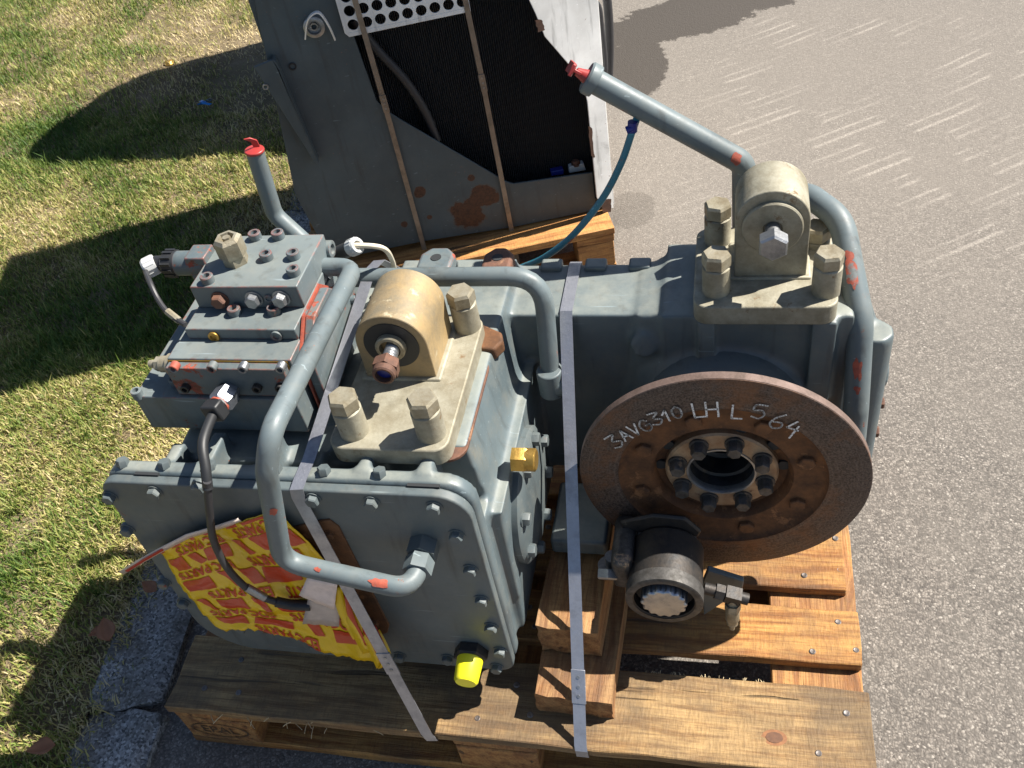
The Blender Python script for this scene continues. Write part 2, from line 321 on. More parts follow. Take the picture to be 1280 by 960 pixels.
    hgt=s.math('ADD',s.math('SUBTRACT',1.,d),s.math('MULTIPLY',s.math('SUBTRACT',1.,d2),.5)); s.bump(hgt,.4,.0035)
    return s.fin(col,rough)
M['asphalt']=asphalt()
def granite():
    s=N('granite'); n=s.vor(230,out='Color'); c=s.n('ShaderNodeSeparateColor'); s.set(c,0,n)
    col=s.ramp(c.outputs[0],[(0,(.07,.07,.072)),(.4,(.26,.255,.25)),(.8,(.4,.395,.385)),(1,(.58,.57,.55))]); col=s.mix(s.math('MULTIPLY',s.step(s.noise(11,7,.7),.4,.66),.75),col,(.12,.105,.08))
    s.bump(s.math('ADD',s.noise(60,8,.7),s.noise(12,4)),.9,.008); return s.fin(col,.8)
M['granite']=granite()
def soil():
    s=N('lawn_soil'); n=s.noise(4,7,.7); f=s.noise(110,5,.7)
    col=s.ramp(n,[(.3,(.12,.1,.05)),(.5,(.24,.18,.1)),(.7,(.36,.28,.18))]); col=s.mix(s.math('MULTIPLY',f,.5),col,(.05,.04,.02)); s.bump(f,1,.012); return s.fin(col,.95)
M['soil']=soil()
def grassm():
    s=N('grass_blades'); a=s.n('ShaderNodeAttribute',attribute_name='tint'); sp=s.n('ShaderNodeSeparateColor'); s.set(sp,0,a.outputs['Color'])
    col=s.ramp(sp.outputs[0],[(0,(.06,.125,.018)),(.3,(.15,.225,.035)),(.5,(.31,.33,.08)),(.72,(.52,.43,.18)),(1,(.7,.58,.34))])
    m=s.fin(col,.6); tr=s.n('ShaderNodeBsdfTranslucent'); s.set(tr,0,col); mx=s.n('ShaderNodeMixShader'); mx.inputs[0].default_value=.3
    s.t.links.new(s.b.outputs[0],mx.inputs[1]); s.t.links.new(tr.outputs[0],mx.inputs[2]); s.t.links.new(mx.outputs[0],s.t.nodes['Material Output'].inputs[0]); return m
M['grass']=grassm()
M['leaf']=plain('dry_leaf',(.3,.13,.06),.6,None,.35,40); M['straw']=plain('straw',(.5,.4,.24),.7)
M['char']=plain('burnt_stamp',(.09,.05,.025),.8); M['nail']=metal('nail_head',(.22,.2,.19),(.12,.1,.09),.45,.7)
# ---------------------------------------------------------------- ground
def structure(o): o['kind']='structure'; return o
bm=B(); n=2
vs=[bm.verts.new(p) for p in((-150,-150,0),(150,-150,0),(150,150,0),(-150,150,0))]; bm.faces.new(vs)
structure(ob('ground',bm,M['asphalt'],smooth=0))
def kx(y): return -.075-.115*y                     # right edge of the kerb line
KW=.165
bm=B(); nx,ny=56,90; grid=[]
for j in range(ny+1):
    t=j/ny; y=-3+9.5*t if j<ny else 60.
    row=[]
    for i in range(nx+1):
        s=(i/nx)**1.6; x=kx(y)-KW+.012-(s*6 if i<nx else 70)
        z=.022+.03*min(1,s*30)*(.5+noise.noise((x*2.3,y*2.3,0)))+.012*noise.noise((x*14,y*14,3))*(1 if i>1 else 0)
        row.append(bm.verts.new((x,y,max(z,.008))))
    grid.append(row)
for j in range(ny):
    for i in range(nx): bm.faces.new((grid[j][i],grid[j][i+1],grid[j+1][i+1],grid[j+1][i]))
structure(ob('lawn_soil',bm,M['soil'],smooth=180))
# kerb of rough granite stones
ke=bpy.data.objects.new('kerb',None); ke.location=(kx(0)-.08,0,0); COL.objects.link(ke); structure(ke)
y=-1.05; k=0; lens=[.36,.40,.33,.42,.47,.36,.44,.38,.41,.45,.4,.38,.43,.4]
while y<4.3:
    L=lens[k%len(lens)]; bm=B(); x1=kx(y+L/2); 
    bmesh.ops.create_cube(bm,size=1); bmesh.ops.subdivide_edges(bm,edges=bm.edges[:],cuts=7,use_grid_fill=True)
    ang=math.atan(.115)+random.uniform(-.02,.02); R=Matrix.Translation((x1-KW/2+random.uniform(-.012,.012),y+L/2,.0+random.uniform(-.004,.006)))@Matrix.Rotation(ang,4,'Z')
    for v in bm.verts:
        c=v.co; q=Vector((c.x*KW,c.y*(L-.008),c.z*.06))
        ed=sum(1 for a in(abs(c.x),abs(c.y),abs(c.z)) if a>.49)
        nn=noise.noise_vector(Vector((q.x*14+k*5,q.y*14,q.z*14))); q+=nn*(.009 if ed<2 else .018)+noise.noise_vector(q*45)*.004
        if c.z>.3 and ed>=2: q.z-=.010; q.x*=.96
        v.co=R@q
    ob('stone',bm,M['granite'],ke,smooth=50); y+=L; k+=1
# grass blades
def grass():
    P=[]
    def scatter(n,x0,x1,y0,y1,hm):
        x=rng.uniform(x0,x1,n); y=rng.uniform(y0,y1,n); keep=x<(-.075-.115*y-KW+.03+rng.normal(0,.022,n)); x,y=x[keep],y[keep]
        P.append(np.stack([x,y,np.full(len(x),hm)],1))
    scatter(105000,-1.3,.0,-.35,1.1,1.); scatter(115000,-2.3,-.1,.9,2.4,1.); scatter(95000,-3.4,-.2,2.3,4.3,1.15)
    P=np.concatenate(P); n=len(P); x,y=P[:,0],P[:,1]
    pat=np.array([noise.noise((a*2.1,b*2.1,5.))+.55*noise.noise((a*6.,b*6.,9.)) for a,b in zip(x,y)])
    bare=np.array([noise.noise((a*1.3+4,b*1.3,2.)) for a,b in zip(x,y)])
    # trodden path of straw running up and to the left, bare earth by the cooler
    path=np.exp(-((y-(3.0-.35*(x+1.0)))/.28)**2)*(x>-1.75); near=np.exp(-(((x+.72)/.3)**2+((y-2.5)/.45)**2))
    edge=np.clip((x-(-.075-.115*y-KW-.13))/.13,0,1)
    dry=np.clip(.44+.5*pat+.45*path+.4*near+.18*edge+rng.normal(0,.2,n),0,1)
    keep=rng.random(n)>(np.clip(.62*path+.8*near+.35*(bare>.32),0,.9)); x,y,dry,hm=x[keep],y[keep],dry[keep],P[keep,2]; n=len(x)
    clump=np.array([noise.noise((a*17,b*17,1.)) for a,b in zip(x,y)]); h=rng.uniform(.012,.032,n)*hm*(1-.3*dry)*(1+.7*clump)*np.where(rng.random(n)<.04,1.7,1.); w=rng.uniform(.0009,.0022,n)*hm; a=rng.uniform(0,2*np.pi,n); lean=rng.uniform(.1,1.25,n)+.45*dry
    dx,dy=np.cos(a),np.sin(a); sx,sy=-dy*w,dx*w; z0=np.full(n,.024)+.008*rng.random(n)
    z0+=np.array([.03*min(1,max(0,(-.228-.115*b-q)*6))*(.5+noise.noise((q*2.3,b*2.3,0))) for q,b in zip(x,y)])-.006
    cl,sl=np.cos(lean*.5),np.sin(lean*.5); mx,my,mz=x+dx*sl*h*.5,y+dy*sl*h*.5,z0+cl*h*.5
    c2,s2=np.cos(np.minimum(lean,1.62)),np.sin(np.minimum(lean,1.62)); tx,ty,tz=mx+dx*s2*h*.6,my+dy*s2*h*.6,mz+c2*h*.6
    v=np.empty((n,5,3)); v[:,0]=np.stack([x-sx,y-sy,z0],1); v[:,1]=np.stack([x+sx,y+sy,z0],1); v[:,2]=np.stack([mx+sx*.8,my+sy*.8,mz],1); v[:,3]=np.stack([mx-sx*.8,my-sy*.8,mz],1); v[:,4]=np.stack([tx,ty,tz],1)
    me=bpy.data.meshes.new('grass'); me.vertices.add(n*5); me.vertices.foreach_set('co',v.reshape(-1))
    b=np.arange(n)*5; li=np.empty((n,7),np.int32); li[:,:4]=b[:,None]+[0,1,2,3]; li[:,4:]=b[:,None]+[3,2,4]
    me.loops.add(n*7); me.loops.foreach_set('vertex_index',li.reshape(-1)); me.polygons.add(n*2)
    st=np.empty((n,2),np.int32); st[:,0]=np.arange(n)*7; st[:,1]=st[:,0]+4; tt=np.tile(np.array([4,3],np.int32),n)
    me.polygons.foreach_set('loop_start',st.reshape(-1)); me.polygons.foreach_set('loop_total',tt); me.update(calc_edges=True)
    at=me.color_attributes.new('tint','FLOAT_COLOR','POINT'); c=np.ones((n,5,4),np.float32); c[:,:,:3]=dry[:,None,None]; at.data.foreach_set('color',c.reshape(-1))
    me.materials.append(M['grass']); o=bpy.data.objects.new('grass',me); COL.objects.link(o)
    tag(o,'short half dried lawn grass beyond the granite kerb','grass',kind='stuff')
grass()
# ---------------------------------------------------------------- pallets
def plank(name,x0,x1,y0,y1,z0,z1,mat,parent,T=None,rough=.0022,cuts=14,seed=0,long=0):
    """a sawn board with slightly uneven edges; origin at its own middle so that the grain differs"""
    bm=B(); c=Vector(((x0+x1)/2,(y0+y1)/2,(z0+z1)/2)); d=(x1-x0,y1-y0,z1-z0)
    nn=[1,1,1]; nn[long]=cuts; nn[1-long]=3
    xs=[[-d[i]/2+d[i]*k/nn[i] for k in range(nn[i]+1)] for i in range(3)]; vv={}
    def vert(i,j,k):
        if (i,j,k) not in vv:
            p=Vector((xs[0][i],xs[1][j],xs[2][k])); q=p+c*3.1
            e=(i in(0,nn[0]))+(j in(0,nn[1]))+(k in(0,1))
            p+=noise.noise_vector(q*22+Vector((seed,0,0)))*rough*(1 if e<2 else 1.5)
            if e>=2: p+=noise.noise_vector(q*90)*rough*.8
            vv[i,j,k]=bm.verts.new(p)
        return vv[i,j,k]
    for i in range(nn[0]):
        for j in range(nn[1]):
            for k in(0,1): bm.faces.new([vert(i+a,j+b,k) for a,b in((0,0),(1,0),(1,1),(0,1))])
    for i in range(nn[0]):
        for j in(0,nn[1]): bm.faces.new([vert(i+a,j,b) for a,b in((0,0),(1,0),(1,1),(0,1))])
    for j in range(nn[1]):
        for i in(0,nn[0]): bm.faces.new([vert(i,j+a,b) for a,b in((0,0),(1,0),(1,1),(0,1))])
    o=bpy.data.objects.new(name,mesh(name,bm,mat,25)); o.matrix_basis=(T or Matrix.Identity(4))@Matrix.Translation(c); link(o,parent)
    b=o.modifiers.new('bevel','BEVEL'); b.width=.0018; b.segments=1; b.limit_method='ANGLE'; b.angle_limit=math.radians(50)
    return o
def pallet(root,T,mats,nails=True,hi=14):
    mw,my=mats
    ys=[(0,.143),(.187,.290),(.330,.475),(.515,.615),(.655,.8)]
    tops=[]
    for i,(a,b) in enumerate(ys):
        e=[0,-.006,-.02,-.01,0][i]; l=[0,.004,.006,.0,0][i]
        tops.append(plank('deck_board',l,1.2+e,a,b,.122,.144,mw,root,T,seed=i,cuts=hi))
    for x in(0.004,.528,1.05): plank('cross_board',x,x+.146,.004,.796,.0995,.1215,my,root,T,seed=x*7,long=1,cuts=hi)
    for i,x in enumerate((.006,.53,1.052)):
        for yy,w in((.003,.095),(.352,.095),(.702,.095)):
            plank('block',x,x+.142,yy,yy+w,.0225,.099,my,root,T,seed=x+yy,cuts=3,rough=.0015)
    for a,b in((0.003,.1),(.35,.45),(.7,.797)): plank('bottom_board',.003,1.197,a,b,0.001,.022,mw,root,T,seed=a,cuts=hi)
    if nails:
        for i,(a,b) in enumerate(ys):
            for x0 in(.02,.55,1.07):
                for fx,fy in((.03,.25),(.085,.7),(.1,.3)):
                    x=x0+fx+random.uniform(-.012,.02); yy=a+(b-a)*(fy+random.uniform(-.08,.08))
                    if i==3: continue
                    p=T@Vector((x,yy,.1432))
                    place('nail',('nail',),lambda bm:lathe(bm,[(.0056,-.004),(.0056,.001),(.004,.0022),(0,.0014)],12),M['nail'],p,(0,0,1),root)
fp=empty('wooden_pallet',(.6,.4,0),'wooden pallet with lit orange boards carrying the grey gearbox','pallet','wooden pallets')
pallet(fp,Matrix.Identity(4),(M['wood'],M['wood_y']))
for o in fp.children:
    if o.name.startswith('deck_board') and o.matrix_basis.translation.y<.1:
        o.data.materials[0]=M['wood_front']
def text_mesh(txt,size,font_shear=0,bold=0):
    cu=bpy.data.curves.new('t','FONT'); cu.body=txt; cu.size=size; cu.align_x='CENTER'; cu.align_y='CENTER'; cu.offset=bold; cu.resolution_u=3
    o=bpy.data.objects.new('t',cu); COL.objects.link(o); dg=bpy.context.evaluated_depsgraph_get(); me=bpy.data.meshes.new_from_object(o.evaluated_get(dg))
    vs=[v.co.copy() for v in me.vertices]; fs=[list(p.vertices) for p in me.polygons]
    bpy.data.objects.remove(o); bpy.data.curves.remove(cu); bpy.data.meshes.remove(me); return vs,fs
bm=B(); vs,fs=text_mesh('EPAL',.034); b_=[bm.verts.new((.077+v.x,-.0012+.003,.061+v.y)) for v in vs]
for f in fs: bm.faces.new([b_[i] for i in f])
n=40
ring=[[bm.verts.new((.077+math.cos(6.2832*i/n)*.058*q,.0018,.061+math.sin(6.2832*i/n)*.026*q)) for i in range(n)] for q in(1,.93)]
for i in range(n): bm.faces.new((ring[0][i],ring[0][(i+1)%n],ring[1][(i+1)%n],ring[1][i]))
for v in bm.verts: v.co.y=.0012
ob('burnt_stamp',bm,M['char'],fp,smooth=0)
# splinters hanging off the front board
bm=B()
for k in range(15):
    x=random.choice([random.uniform(.2,.42),random.uniform(.24,.36),random.uniform(.05,.5)]); p=V(x,random.uniform(-.002,.004),random.uniform(.124,.142)); d=V(random.uniform(-1,1),random.uniform(-.6,-.1),random.uniform(-.5,.15)).normalized()*random.uniform(.008,.03)
    ribbon(bm,[p,p+d*.6,p+d+V(0,0,-.002)],(0,0,.0016),.0008)
for k in range(34):
    x=random.uniform(.84,1.04); p=V(x,.1435,.1425); d=V(random.uniform(-.5,.5),random.uniform(.3,1),random.uniform(-.1,.6)).normalized()*random.uniform(.002,.006); ribbon(bm,[p,p+d],(.0009,0,0),.0005)
o=ob('splinter',bm,M['straw'],fp,smooth=0); o['kind']='stuff'
def beam(name,loc,size,rz,label):
    bm=B(); L,Wd,Ht=size; nl=16; nw=6; nh=5; vv={}
    def vert(i,j,k):
        if (i,j,k) not in vv:
            p=Vector((-Wd/2+Wd*i/nw,-L/2+L*j/nl,Ht*k/nh)); q=p+Vector(loc)*5
            e=(i in(0,nw))+(j in(0,nl))+(k in(0,nh)); r=.003 if e<2 else .0055
            p+=noise.noise_vector(Vector((q.x*60,q.y*12,q.z*60)))*r
            if k==nh: p.z-=.0035*abs(noise.noise((q.x*120,q.y*4,7)))
            vv[i,j,k]=bm.verts.new(p)
        return vv[i,j,k]
    for i in range(nw):
        for j in range(nl):
            for k in(0,nh): bm.faces.new([vert(i+a,j+b,k) for a,b in((0,0),(1,0),(1,1),(0,1))])
        for k in range(nh):
            for j in(0,nl): bm.faces.new([vert(i+a,j,k+b) for a,b in((0,0),(1,0),(1,1),(0,1))])
    for j in range(nl):
        for k in range(nh):
            for i in(0,nw): bm.faces.new([vert(i,j+a,k+b) for a,b in((0,0),(1,0),(1,1),(0,1))])
    o=bpy.data.objects.new(name,mesh(name,bm,M['beam'],30)); o.matrix_basis=Matrix.Translation(loc)@Matrix.Rotation(rz,4,'Z'); COL.objects.link(o); tag(o,label,'timber','timbers under the gearbox')
    return o
beam('timber_beam',(.741,.356,.1455),(.60,.126,.052),-.02,'lower thick timber lying straight on the front pallet under a second timber')
beam('timber_beam',(.733,.405,.2005),(.54,.10,.075),-.035,'upper thick timber with reddish sawn end resting on another timber beside the gearbox')
# ---------------------------------------------------------------- gearbox
GX=empty('gearbox',(.65,.35,.144),'large grey railway gearbox with brake disc, pipes and valve block strapped to a pallet','gearbox')
def cast(name,prims,parent,mat,vox=.005,it=7):
    bm=B()
    for p in prims:
        if p[0]=='b': box(bm,*p[1:])
        elif p[0]=='c': cyl(bm,p[1],p[2],p[3],p[4],40,p[5] if len(p)>5 else None)
        elif p[0]=='x': extr(bm,p[1],p[2],p[3])
        elif p[0]=='w': # wedge-like hull of eight corners
            vs=[bm.verts.new(c) for c in p[1]]
            for f in((0,2,3,1),(4,5,7,6),(0,1,5,4),(2,6,7,3),(0,4,6,2),(1,3,7,5)): bm.faces.new([vs[i] for i in f])
    o=ob(name,bm,mat,parent,smooth=180)
    r=o.modifiers.new('weld','REMESH'); r.mode='VOXEL'; r.voxel_size=vox; r.use_smooth_shade=True
    q=o.modifiers.new('fillet','SMOOTH'); q.factor=.5; q.iterations=it
    return o
FY=.085
housing=cast('gear_housing',[
 ('x',rrect(.0885,.643,.222,.678,[.045,.03,.1,.03]),.101,.126),
 ('b',.15,.635,.12,.60,.24,.56),('w',[(.13,.15,.5),(.44,.15,.5),(.13,.56,.5),(.44,.56,.5),(.16,.165,.636),(.43,.165,.636),(.14,.55,.65),(.43,.55,.65)]),
 ('w',[(.40,.165,.5),(.652,.175,.40),(.40,.60,.5),(.652,.60,.40),(.42,.165,.672),(.62,.175,.672),(.42,.60,.672),(.62,.60,.672)]),
 ('w',[(.56,.15,.24),(.648,.155,.24),(.56,.6,.24),(.648,.6,.24),(.56,.15,.55),(.655,.155,.55),(.56,.6,.55),(.655,.6,.55)]),
 ('b',.15,.42,.24,.52,.5,.657),('b',.40,.46,.16,.3,.55,.64),
 ('b',.23,.25,.12,.19,.55,.672),('b',.32,.34,.12,.19,.55,.672),('b',.40,.418,.118,.16,.55,.672),('b',.478,.497,.118,.16,.62,.684),('b',.565,.585,.118,.16,.62,.684),('b',.17,.19,.12,.17,.55,.668),
 ('w',[(.60,.475,.28),(.95,.475,.28),(.60,.60,.28),(.95,.60,.28),(.60,.475,.652),(.95,.475,.652),(.60,.607,.652),(.95,.607,.652)]),
 ('w',[(.79,.465,.2),(.90,.45,.2),(.79,.60,.2),(.90,.62,.2),(.83,.468,.655),(.90,.455,.668),(.83,.60,.655),(.90,.63,.668)]),
 ('b',.87,1.15,.455,.64,.25,.668),('b',.925,.95,.44,.50,.5,.668),('b',1.09,1.125,.44,.50,.5,.668),
 ('c',(.963,.47,.455),(0,-1,0),.16,.03,.14),('c',(.963,.47,.455),(0,-1,0),.14,.035),
 ('c',(.84,.475,.60),(0,-1,.25),.022,.022),
 ('b',1.14,1.19,.48,.60,.26,.59),('c',(1.145,.54,.655),(0,0,-1),.03,.07,.052),('c',(1.145,.54,.59),(0,0,-1),.052,.1,.06),('c',(1.145,.54,.5),(0,0,-1),.06,.24),('c',(1.19,.50,.60),(0,0,-1),.028,.32),('c',(1.20,.55,.47),(1,0,0),.03,.028),
 ('b',.40,.62,.56,.60,.5,.655),
],GX,M['cast'],.005,6)
# round bearing cap on the right flank
capc=V(.655,.288,.43)
bm=B(); lathe(bm,[(0,-.02),(.112,-.02),(.112,.008),(.106,.013),(.075,.016),(.045,.02),(0,.02)],48,axis_m(capc,(1,0,0)))
cap=ob('bearing_cap',bm,M['paint'],GX)
for k in range(8):
    a=6.2832*k/8+.3; bolt(capc+V(.012,math.cos(a)*.095,math.sin(a)*.095),(1,0,0),cap,.011,.013)
bm=B(); lathe(bm,[(0,0),(.02,0),(.02,.02),(.017,.024),(0,.024)],6,axis_m(AX(641,574,.66),(1,0,0),.2)); lathe(bm,[(0,.02),(.0175,.02),(.0175,.034),(.015,.036),(0,.036)],28,axis_m(AX(641,574,.66),(1,0,0)))
ob('breather_plug',bm,M['brass'],GX)['label']='brass breather plug'
# front cover
pts=rrect(.0885,.6396,.218,.6735,[.048,.027,.096,.027],7)
bm=B(); extr(bm,pts,FY,.1008); cover=ob('front_cover',bm,M['paint'],GX,.003,3)
for px,py in [(138,620),(194,614),(250,607),(392,623),(465,627),(543,633),(571,668),(588,711),(602,749),(614,783),(625,813),(621,833),(560,822),(500,819),(395,806),(302,783),(262,767),(160,661),(206,727),(230,752)]:
    p=AY(px,py,FY); bolt(p,(0,-1,0),cover,.0097,.0105)
for px,py in [(205,584),(268,574),(350,577),(408,584),(478,584),(148,590)]:
    p=AZ(px,py,.678); bolt(V(p.x,.114,.675),(0,.3,1),housing,.0095,.012,wash=False)
for x,w in((.145,.038),(.555,.045)):
    bm=B(); box(bm,x,x+w,.0985,.1035,.6705,.6765); ob('pry_slot',bm,M['dark'],cover)
bm=B(); extr(bm,[(q.x,q.z) for q in (AY(a,b,FY) for a,b in((250,690),(395,650),(412,648),(424,657),(487,780),(485,789),(470,795),(330,790)))],FY-.003,FY+.002); rw=ob('inspection_plate',bm,M['rust'],cover,.0012); rw['label']='rusty inspection plate'
for x,z in((412,668),(468,778)): bolt(AY(x,z,FY-.003),(0,-1,0),rw,.008,.006,M['rust'],'stud')
# yellow screw cap at the foot of the cover
p=AY(590,812,FY); bm=B(); lathe(bm,[(0,0),(.028,0),(.028,.014),(.025,.017),(0,.017)],6,axis_m(p,(0,-1,-.05))); cn=ob('drain_nut',bm,M['dark_steel'],GX)
bm=B(); lathe(bm,[(0,.015),(.0215,.015),(.0195,.052),(.0165,.056),(0,.055)],32,axis_m(p,(0,-1,-.1))); ob('yellow_cap',bm,M['yellow_plastic'],GX)['label']='bright yellow plastic plug cap'
# ---------------------------------------------------------------- brake disc
DC=V(.963,.30,.466); DR=.218
bm=B(); lathe(bm,[(.158,.002),(.212,0),(DR,.002),(DR,.0175),(.21,.020),(.15,.020)],96,axis_m(DC,(0,1,0)))
disc=ob('brake_disc',bm,M['disc'],GX,smooth=30); disc['label']='rusty brake disc with chalk writing'
bm=B(); lathe(bm,[(DR-.0006,.0022),(DR+.001,.0032),(DR+.001,.0165),(DR-.0006,.0176)],96,axis_m(DC,(0,1,0))); ob('rim_band',bm,M['rim'],disc)
bm=B(); lathe(bm,[(.1585,.0018),(.156,.006),(.150,.010),(.108,.011),(.104,.016),(.100,.030),(.09,.034),(.06,.034)],80,axis_m(DC,(0,1,0))); hubp=ob('hub_plate',bm,M['rust'],disc)
bm=B(); lathe(bm,[(.086,.036),(.086,.022),(.083,.019),(.053,.019),(.051,.021),(.050,.15),(0,.15)],64,axis_m(DC,(0,1,0))); fl=ob('centre_flange',bm,M['flange'],disc)
bm=B(); lathe(bm,[(.0525,.0185),(.0505,.0186),(.0488,.0215),(.0488,.05),(.044,.052),(.044,.085),(.036,.088),(.036,.12),(0,.12)],48,axis_m(DC,(0,1,0))); ob('bore',bm,M['bore'],disc); bm=B(); lathe(bm,[(.0535,.0185),(.0532,.0172),(.0502,.0172),(.0486,.021),(.0486,.03)],48,axis_m(DC,(0,1,0))); ob('bore_edge',bm,M['steel'],disc)
for k in range(8):
    a=6.2832*(k+.5)/8+.12
    bolt(DC+V(math.cos(a)*.069,.019,math.sin(a)*.069),(0,-1,0),fl,.0122,.022,M['ring_steel'],spin=a)
    a=6.2832*k/8+.32; bolt(DC+V(math.cos(a)*.130,.011,math.sin(a)*.130),(0,-1,0),hubp,.0135,.008,M['rust'],wash=False)
for k in range(5):
    a=math.radians((72,150,180,35,5)[k]); bm=B(); lathe(bm,[(0,0),(.0095,0),(.0095,-.004),(0,-.004)],20,axis_m(DC+V(math.cos(a)*.0935,.0285,math.sin(a)*.0935),(0,-1,0))); ob('bolt_hole',bm,M['dark'],hubp)
bm=B(); lathe(bm,[(.052,.145),(.052,.037),(.12,.037),(.125,.042),(.135,.15)],48,axis_m(DC,(0,1,0))); ob('hub_collar',bm,M['paint'],disc)
# chalk handwriting
G={'3':[[(0,1),(.6,1),(.25,.6),(.65,.35),(.4,.02),(0,.1)]],'A':[[(0,0),(.3,1),(.62,0)],[(.12,.38),(.52,.38)]],'V':[[(0,1),(.3,0),(.6,1)]],'G':[[(.62,.85),(.3,1),(0,.6),(.08,.15),(.4,0),(.65,.2),(.65,.5),(.38,.5)]],
'1':[[(.05,.6),(.35,1),(.35,0)]],'0':[[(.3,1),(.03,.7),(.05,.2),(.3,0),(.55,.25),(.55,.75),(.3,1)]],'L':[[(0,1),(.03,0),(.55,.03)]],'H':[[(0,1),(.03,0)],[(.55,1),(.57,0)],[(.02,.5),(.56,.52)]],
'5':[[(.65,1),(.1,.97),(.05,.58),(.45,.6),(.62,.3),(.4,0),(0,.08)]],'6':[[(.5,1),(.15,.65),(.03,.25),(.25,0),(.55,.15),(.5,.42),(.12,.4)]],'4':[[(.3,1),(.02,.42),(.62,.42)],[(.5,.72),(.47,-.25)]]}
bm=B()
for ch,zx,zy,sz in [('3',207,312,1),('A',246,286,.85),('V',283,266,.85),('G',322,250,.85),('3',362,225,.9),('1',405,212,.85),('0',445,199,.85),('L',530,191,1.05),('H',580,188,1.1),('L',678,198,1.),('5',757,196,1.),('6',830,232,1.15),('4',888,258,1.05)]:
    c=AY(700+zx/3.048,450+zy/3.048,DC.y-.0005); rad=c-DC; ang=math.atan2(rad.z,rad.x)-math.pi/2; ang*=.62; s=.0275*sz
    ca,sa=math.cos(ang),math.sin(ang)
    for st in G[ch]:
        P3=[]
        for a,b in st:
            a=(a-.3)*s; b=(b-.5)*s; P3.append(V(c.x+a*ca-b*sa,DC.y-.0009,c.z+a*sa+b*ca))
        P3=spline(P3,5) if ch not in 'LHAV41' else P3
        pr=None
        for p,q in zip(P3,P3[1:]):
            d=(q-p).normalized(); n=V(-d.z,0,d.x)*.0015; ee=d*.0006
            vs=[bm.verts.new(w) for w in(p-n-ee,q-n+ee,q+n+ee,p+n-ee)]; bm.faces.new(vs)
ob('chalk_writing',bm,M['chalk'],disc,smooth=0)
# ---------------------------------------------------------------- support brackets with eyes
def bracket(x0,x1,y0,y1,zt,th,bolts,ec,ey0,ey1,ez,er,mat,sp,label,rust_shim):
    bm=B(); to=lambda a,y,b:(a,b,y)
    extr(bm,rrect(x0,x1,y0,y1,.022),zt-th,zt,to); pl=ob('mounting_plate',bm,M['zinc'],GX,.0022,2); pl['label']=label
    bm=B(); pts=[(ec-er,zt-.003)]
    n=22
    for i in range(n+1):
        a=math.pi-math.pi*i/n; pts.append((ec+er*math.cos(a),ez+er*math.sin(a)))
    pts+=[(ec+er,zt-.003)]; extr(bm,pts,ey0,ey1); e=ob('eye',bm,mat,pl,.0016,2)
    bm=B(); box(bm,ec-er-.008,ec+er+.008,ey0-.006,ey1+.006,zt-.004,zt+.004); ob('weld_bead',bm,M['zinc'],pl,.0035,3)
    for bb in bolts:
        bx,by=bb[:2]; sp_=sp
        if len(bb)>2: sp=.008
        bm=B(); lathe(bm,[(0,-.002),(.0205,-.002),(.0205,sp),(.0185,sp+.002),(0,sp+.002)],32,axis_m(V(bx,by,zt),(0,0,1))); s=ob('spacer',bm,M['zinc'],pl)
        bolt(V(bx,by,zt+sp+.001),(0,0,1),pl,.0215,.024,M['zinc_bolt'],wash=False); sp=sp_
    return pl
RB=bracket(.918,1.124,.436,.635,.70,.034,[(.951,.475),(1.107,.473),(.951,.60),(1.100,.59,1)],1.029,.505,.585,.800,.052,M['zinc'],.046,'weathered zinc mounting plate with round eye and four spacer bolts on the right',False)
c=V(1.029,.505,.793)
bm=B(); lathe(bm,[(0,0),(.043,0),(.043,.005),(.041,.007),(.014,.007),(.012,.004),(0,.004)],48,axis_m(c,(0,-1,0))); ob('washer',bm,M['zinc'],RB)
bm=B(); lathe(bm,[(0,0),(.011,0),(.011,.038),(0,.038)],24,axis_m(c,(0,-1,0))); lathe(bm,[(0,.034),(.022,.034),(.022,.052),(.019,.055),(0,.055)],6,axis_m(c,(0,-1,0),.5)); ob('eye_bolt',bm,M['steel'],RB)
LB=bracket(.433,.605,.14,.417,.70,.03,[(.466,.172),(.578,.172),(.583,.392),(.465,.385)],.507,.278,.385,.765,.053,M['ochre'],.046,'weathered plate with yellowed eye and spacer bolts on the left',True)
c=V(.507,.278,.765)
bm=B(); lathe(bm,[(.0405,-.001),(.0405,.0012),(.037,.0014),(.030,.0006),(.024,.0014),(.022,.0012)],48,axis_m(c,(0,-1,0))); ob('rubber_bush',bm,M['rubber'],LB)
bm=B(); lathe(bm,[(.022,-.01),(.022,.008),(.02,.01),(.0155,.01),(.0145,-.012)],40,axis_m(c,(0,-1,0))); ob('inner_sleeve',bm,M['zinc_bolt'],LB)
bm=B(); lathe(bm,[(.0,-.01)]+[(.0095+.0012*(i%2),-.01+i*.0028) for i in range(18)]+[(0,.04)],20,axis_m(c+V(.003,0,0),(.03,-1,0))); ob('threaded_stud',bm,M['steel'],LB)
bm=B(); lathe(bm,[(0,.034),(.018,.034),(.0195,.038),(.0195,.052),(0,.052)],6,axis_m(c+V(.003,0,0),(.03,-1,0),.35)); lathe(bm,[(.017,.05),(.016,.061),(.014,.063),(.0115,.063),(.011,.054),(0,.054)],28,axis_m(c+V(.003,0,0),(.03,-1,0))); ob('rusty_nut',bm,M['rusty_bolt'],LB)
bm=B(); lathe(bm,[(0,.0545),(.0108,.0545),(0,.055)],20,axis_m(c+V(.003,0,0),(.03,-1,0))); ob('thread_end',bm,M['blue_cap'],LB)
